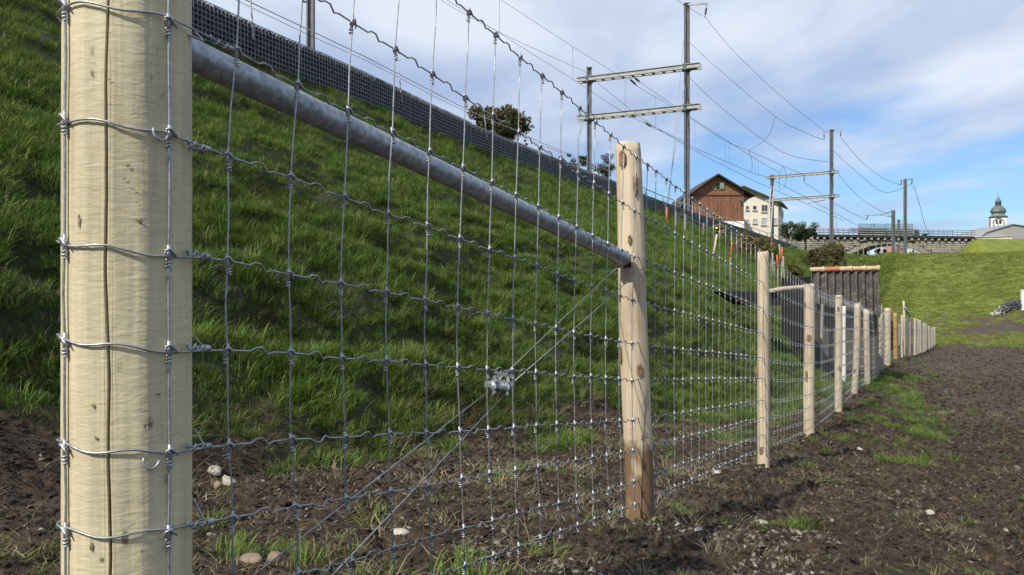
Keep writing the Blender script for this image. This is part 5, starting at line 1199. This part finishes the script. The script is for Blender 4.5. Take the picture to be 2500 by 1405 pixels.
def bankmask(lo=0., hi=1.):
    def f(u, v):
        g = grassmask(u, v); vw = wallv(u); t = fbm(u/1.1+v*.25, v/.36+u*.18, 5, 3, .55); bare = fbm(u/.35, v/.28, 52, 3)
        return g*(v < vw-.04)*np.clip(.75+1.5*(t-.36), .68, 1)*np.clip((bare-.22)*6, .45, 1)
    return f
def addscatter(name, parts, sources, seed):
    X = np.concatenate([np.stack([p[0], p[1], p[2]], -1) for p in parts]); Sx = np.concatenate([p[3] for p in parts]); T = np.concatenate([p[4] for p in parts]); return scatter(name, X, T, Sx, sources, seed)
def zone(u0, u1, v0, v1, dens, s, seed, mf, tilt=.0):
    u, v, x, y, z = field(u0, u1, v0, v1, dens, seed, mf); rg = np.random.default_rng(seed+1); big = fbm(u/.6, v/.4, 55, 3)
    sc = s*(.65+.7*rg.random(len(u)))*(.55+.9*big)*np.where(v < .1, .72, 1)*np.where(u > 40, 1/.72*.9, 1); tl = np.zeros((len(u), 2)); tl[:, 0] = tilt*0; return x, y, z-.004, sc, tl
bm_ = bankmask()
addscatter('bank_grass', [zone(-3, 3, -.6, 5, 330, .98, 1, bm_), zone(-4, 6, 5, 11, 210, 1.0, 2, bm_), zone(3, 9, -1.5, 5, 260, 1.0, 3, bm_), zone(6, 14, 4.5, 12, 110, 1.2, 4, bm_), zone(9, 20, -2, 4.5, 110, 1.25, 5, bm_),
    zone(14, 30, 4.5, 12.5, 38, 1.7, 6, bm_), zone(20, 42, -2, 4.5, 30, 1.7, 7, bm_), zone(30, 60, 3, 13.2, 15, 2.4, 8, bm_), zone(60, 125, 2, 13.5, 5, 3.4, 9, bm_)], lush, 21)
def meadmask(u, v): return grassmask(u, v)*(v < wallv(u)-1.5)*np.clip(fbm(u/2.5, v/2.5, 66, 3)*2.6-.65, .45, 1)
addscatter('meadow_grass', [zone(43, 62, -14, 4, 26, 1.7, 12, meadmask), zone(62, 90, -22, 4, 9, 2.4, 13, meadmask), zone(90, 134, -32, 6, 3.6, 3.6, 14, meadmask)], mead, 22)
def soilmask(p, s=.5):
    def f(u, v): return (1-grassmask(u, v))*p*sst(fbm(u/s, v/s, 88, 3), .42, .66)
    return f
def hollow(u, v): return 1-sst(fbm(u/1.1+v*.25, v/.36+u*.18, 5, 3, .55), .38, .50)
def edgemask(u, v): g = grassmask(u, v); return np.clip(1-np.abs(g-.5)*1.7, 0, 1)
addscatter('dry_grass', [zone(-3, 9, -5, 4, 22, .7, 31, soilmask(.8, .35)), zone(-3, 10, -.5, 5, 45, .9, 32, edgemask), zone(9, 30, -3, 3, 14, 1.0, 33, soilmask(1., .9)), zone(30, 46, -9, 1, 2, 1.2, 34, soilmask(1., 1.4))], dry, 23)
addscatter('dead_grass', [zone(-3, 8, 1.9, 11.5, 120, 1.05, 35, hollow), zone(8, 20, .5, 12, 42, 1.5, 36, hollow), zone(-3, 12, -1, 11, 22, .9, 37, lambda u, v: grassmask(u, v))], thatch, 27)
weeds = [source('w%d' % i, tuft_mesh('weed_tuft', 34, [.075, .10, .06][i], .085, .0050, [1.5, 1.2, 1.8][i], 410+i, 'blade', .25)) for i in range(3)]
def weedmask(u, v): return (1-grassmask(u, v))*sst(fbm(u/.45, v/.45, 98, 3), .57, .66)
addscatter('soil_weeds', [zone(-3, 9, -5, 3, 70, .55, 41, weedmask), zone(9, 24, -6, 1.5, 16, .7, 42, weedmask)], weeds, 24)
# clods, pebbles
clods = []
for i in range(5):
    q_ = rng.normal(size=(22, 3)); q_ /= np.linalg.norm(q_, axis=1)[:, None]; q_ *= (.45+.8*rng.random(22))[:, None]; v, f = hull([tuple(q) for q in q_]); me = bpy.data.meshes.new('clod'); me.from_pydata([(a*.55, b*.45, c*.24) for a, b, c in v], [], f); me.materials.append(M['clod']); clods.append(source('c%d' % i, me))
pebs = []
for i in range(5):
    v, f = shapes[5+i]; me = bpy.data.meshes.new('pebble'); me.from_pydata([(a*.5, b*.4, c*.25) for a, b, c in v], [], f); me.materials.append(M['pebble']); me.polygons.foreach_set('use_smooth', [True]*len(f)); pebs.append(source('p%d' % i, me))
def czone(u0, u1, v0, v1, dens, smin, smax, seed, mf):
    u, v, x, y, z = field(u0, u1, v0, v1, dens, seed, mf); rg = np.random.default_rng(seed+1); sc = smin+(smax-smin)*rg.random(len(u))**3.2; tl = rg.normal(size=(len(u), 2))*.5; return x, y, z, sc, tl
sm = lambda u, v: (1-grassmask(u, v)*.9)
litter = [source('l%d' % i, tuft_mesh('litter', 16, .018, .10, .0030, 3.2, 390+i, 'straw', .3)) for i in range(3)]
addscatter('soil_litter', [zone(-3, 4, -3, 3.2, 100, 1.0, 91, lambda u, v: 1-grassmask(u, v)), zone(4, 12, -5, 2, 45, 1.15, 92, lambda u, v: 1-grassmask(u, v)), zone(12, 24, -6, 1, 10, 1.6, 93, lambda u, v: 1-grassmask(u, v))], litter, 28)
addscatter('soil_clods', [czone(-3, 4, -3, 4, 3600, .006, .036, 51, sm), czone(4, 10, -5, 3, 1400, .012, .055, 52, sm), czone(10, 22, -8, 2, 110, .03, .11, 53, sm), czone(22, 46, -14, 1, 16, .05, .14, 54, sm)], clods, 25)
pm = lambda u, v: (1-grassmask(u, v))*np.clip(sst(fbm(u/.55, v/.55, 120, 3), .53, .72)+.07, 0, 1)
addscatter('gravel', [czone(-3, 4, -2, 3.5, 520, .006, .042, 61, pm), czone(4, 12, -5, 3, 70, .016, .075, 62, pm), czone(-1.2, .35, -.75, .42, 1900, .012, .045, 64, lambda u, v: sst(fbm(u/.35, v/.3, 130, 3), .45, .6)), czone(12, 40, -10, 1, 6, .03, .10, 63, pm)], pebs, 26)
# the bigger stones one can pick out
def stone(px, py, w, h, label, mt='stone_white', seed=0, d0=None):
    # find where the ray meets the ground
    d = .8
    while d < 60:
        x, _, z = P(px, py, d)
        if gz(x, d) > z: break
        d += .03
    rg = np.random.default_rng(seed+500); wv_ = w/F*d; hv = h/F*d; pts = rg.normal(size=(26, 3)); pts /= np.linalg.norm(pts, axis=1)[:, None]; v, f = hull([(p[0]*wv_/2, p[1]*wv_*.4, p[2]*hv*.55) for p in pts])
    bm = bmesh.new(); vv = [bm.verts.new(q) for q in v]; [bm.faces.new([vv[i] for i in q]) for q in f]; bmesh.ops.subdivide_edges(bm, edges=bm.edges[:], cuts=1, smooth=.6, use_grid_fill=True); me = bpy.data.meshes.new('stone'); bm.to_mesh(me); bm.free(); me.polygons.foreach_set('use_smooth', [True]*len(me.polygons)); me.materials.append(M[mt])
    link('stone', me, None, (x, d, gz(x, d)+hv*.18), (0, .1, rg.random()*.6-.3), label, 'stone', 'larger stones lying on the soil')
M['stone_brown'] = simple('brown_stone', (.20, .15, .105), .85, 0, .3, 20, .4)
stone(526, 1158, 44, 30, 'smooth white stone just right of the thick split post', 'stone_white', 1)
stone(560, 1190, 40, 40, 'tan and white broken stone below the smooth white one', 'stone_white', 2)
stone(533, 1196, 26, 22, 'small tan stone left of the broken white one', 'stone_brown', 3)
stone(978, 1308, 48, 18, 'flat white stone on the soil below the middle of the mesh', 'stone_white', 4)
stone(616, 1374, 66, 30, 'long brown rounded stone at the bottom beside the bracing wires', 'stone_brown', 5)
stone(672, 1384, 44, 28, 'reddish brown stone right of the long brown one', 'stone_brown', 6)
stone(1860, 1278, 34, 12, 'thin pale stone on the soil right of the second post', 'stone_white', 7)
stone(1706, 1302, 24, 16, 'small pale round stone near the muddy foot of the second post', 'stone_white', 8)
stone(2268, 1256, 30, 14, 'pale pebble alone on the dark field at lower right', 'stone_white', 9)
stone(2310, 958, 14, 14, 'dark grey stone on the far field', 'gabion_stone', 10)
stone(1748, 1158, 28, 10, 'tiny flat white stone between the second and third posts', 'stone_white', 11)
stone(2098, 1100, 20, 9, 'small white stone near the foot of the fourth post', 'stone_white', 12)
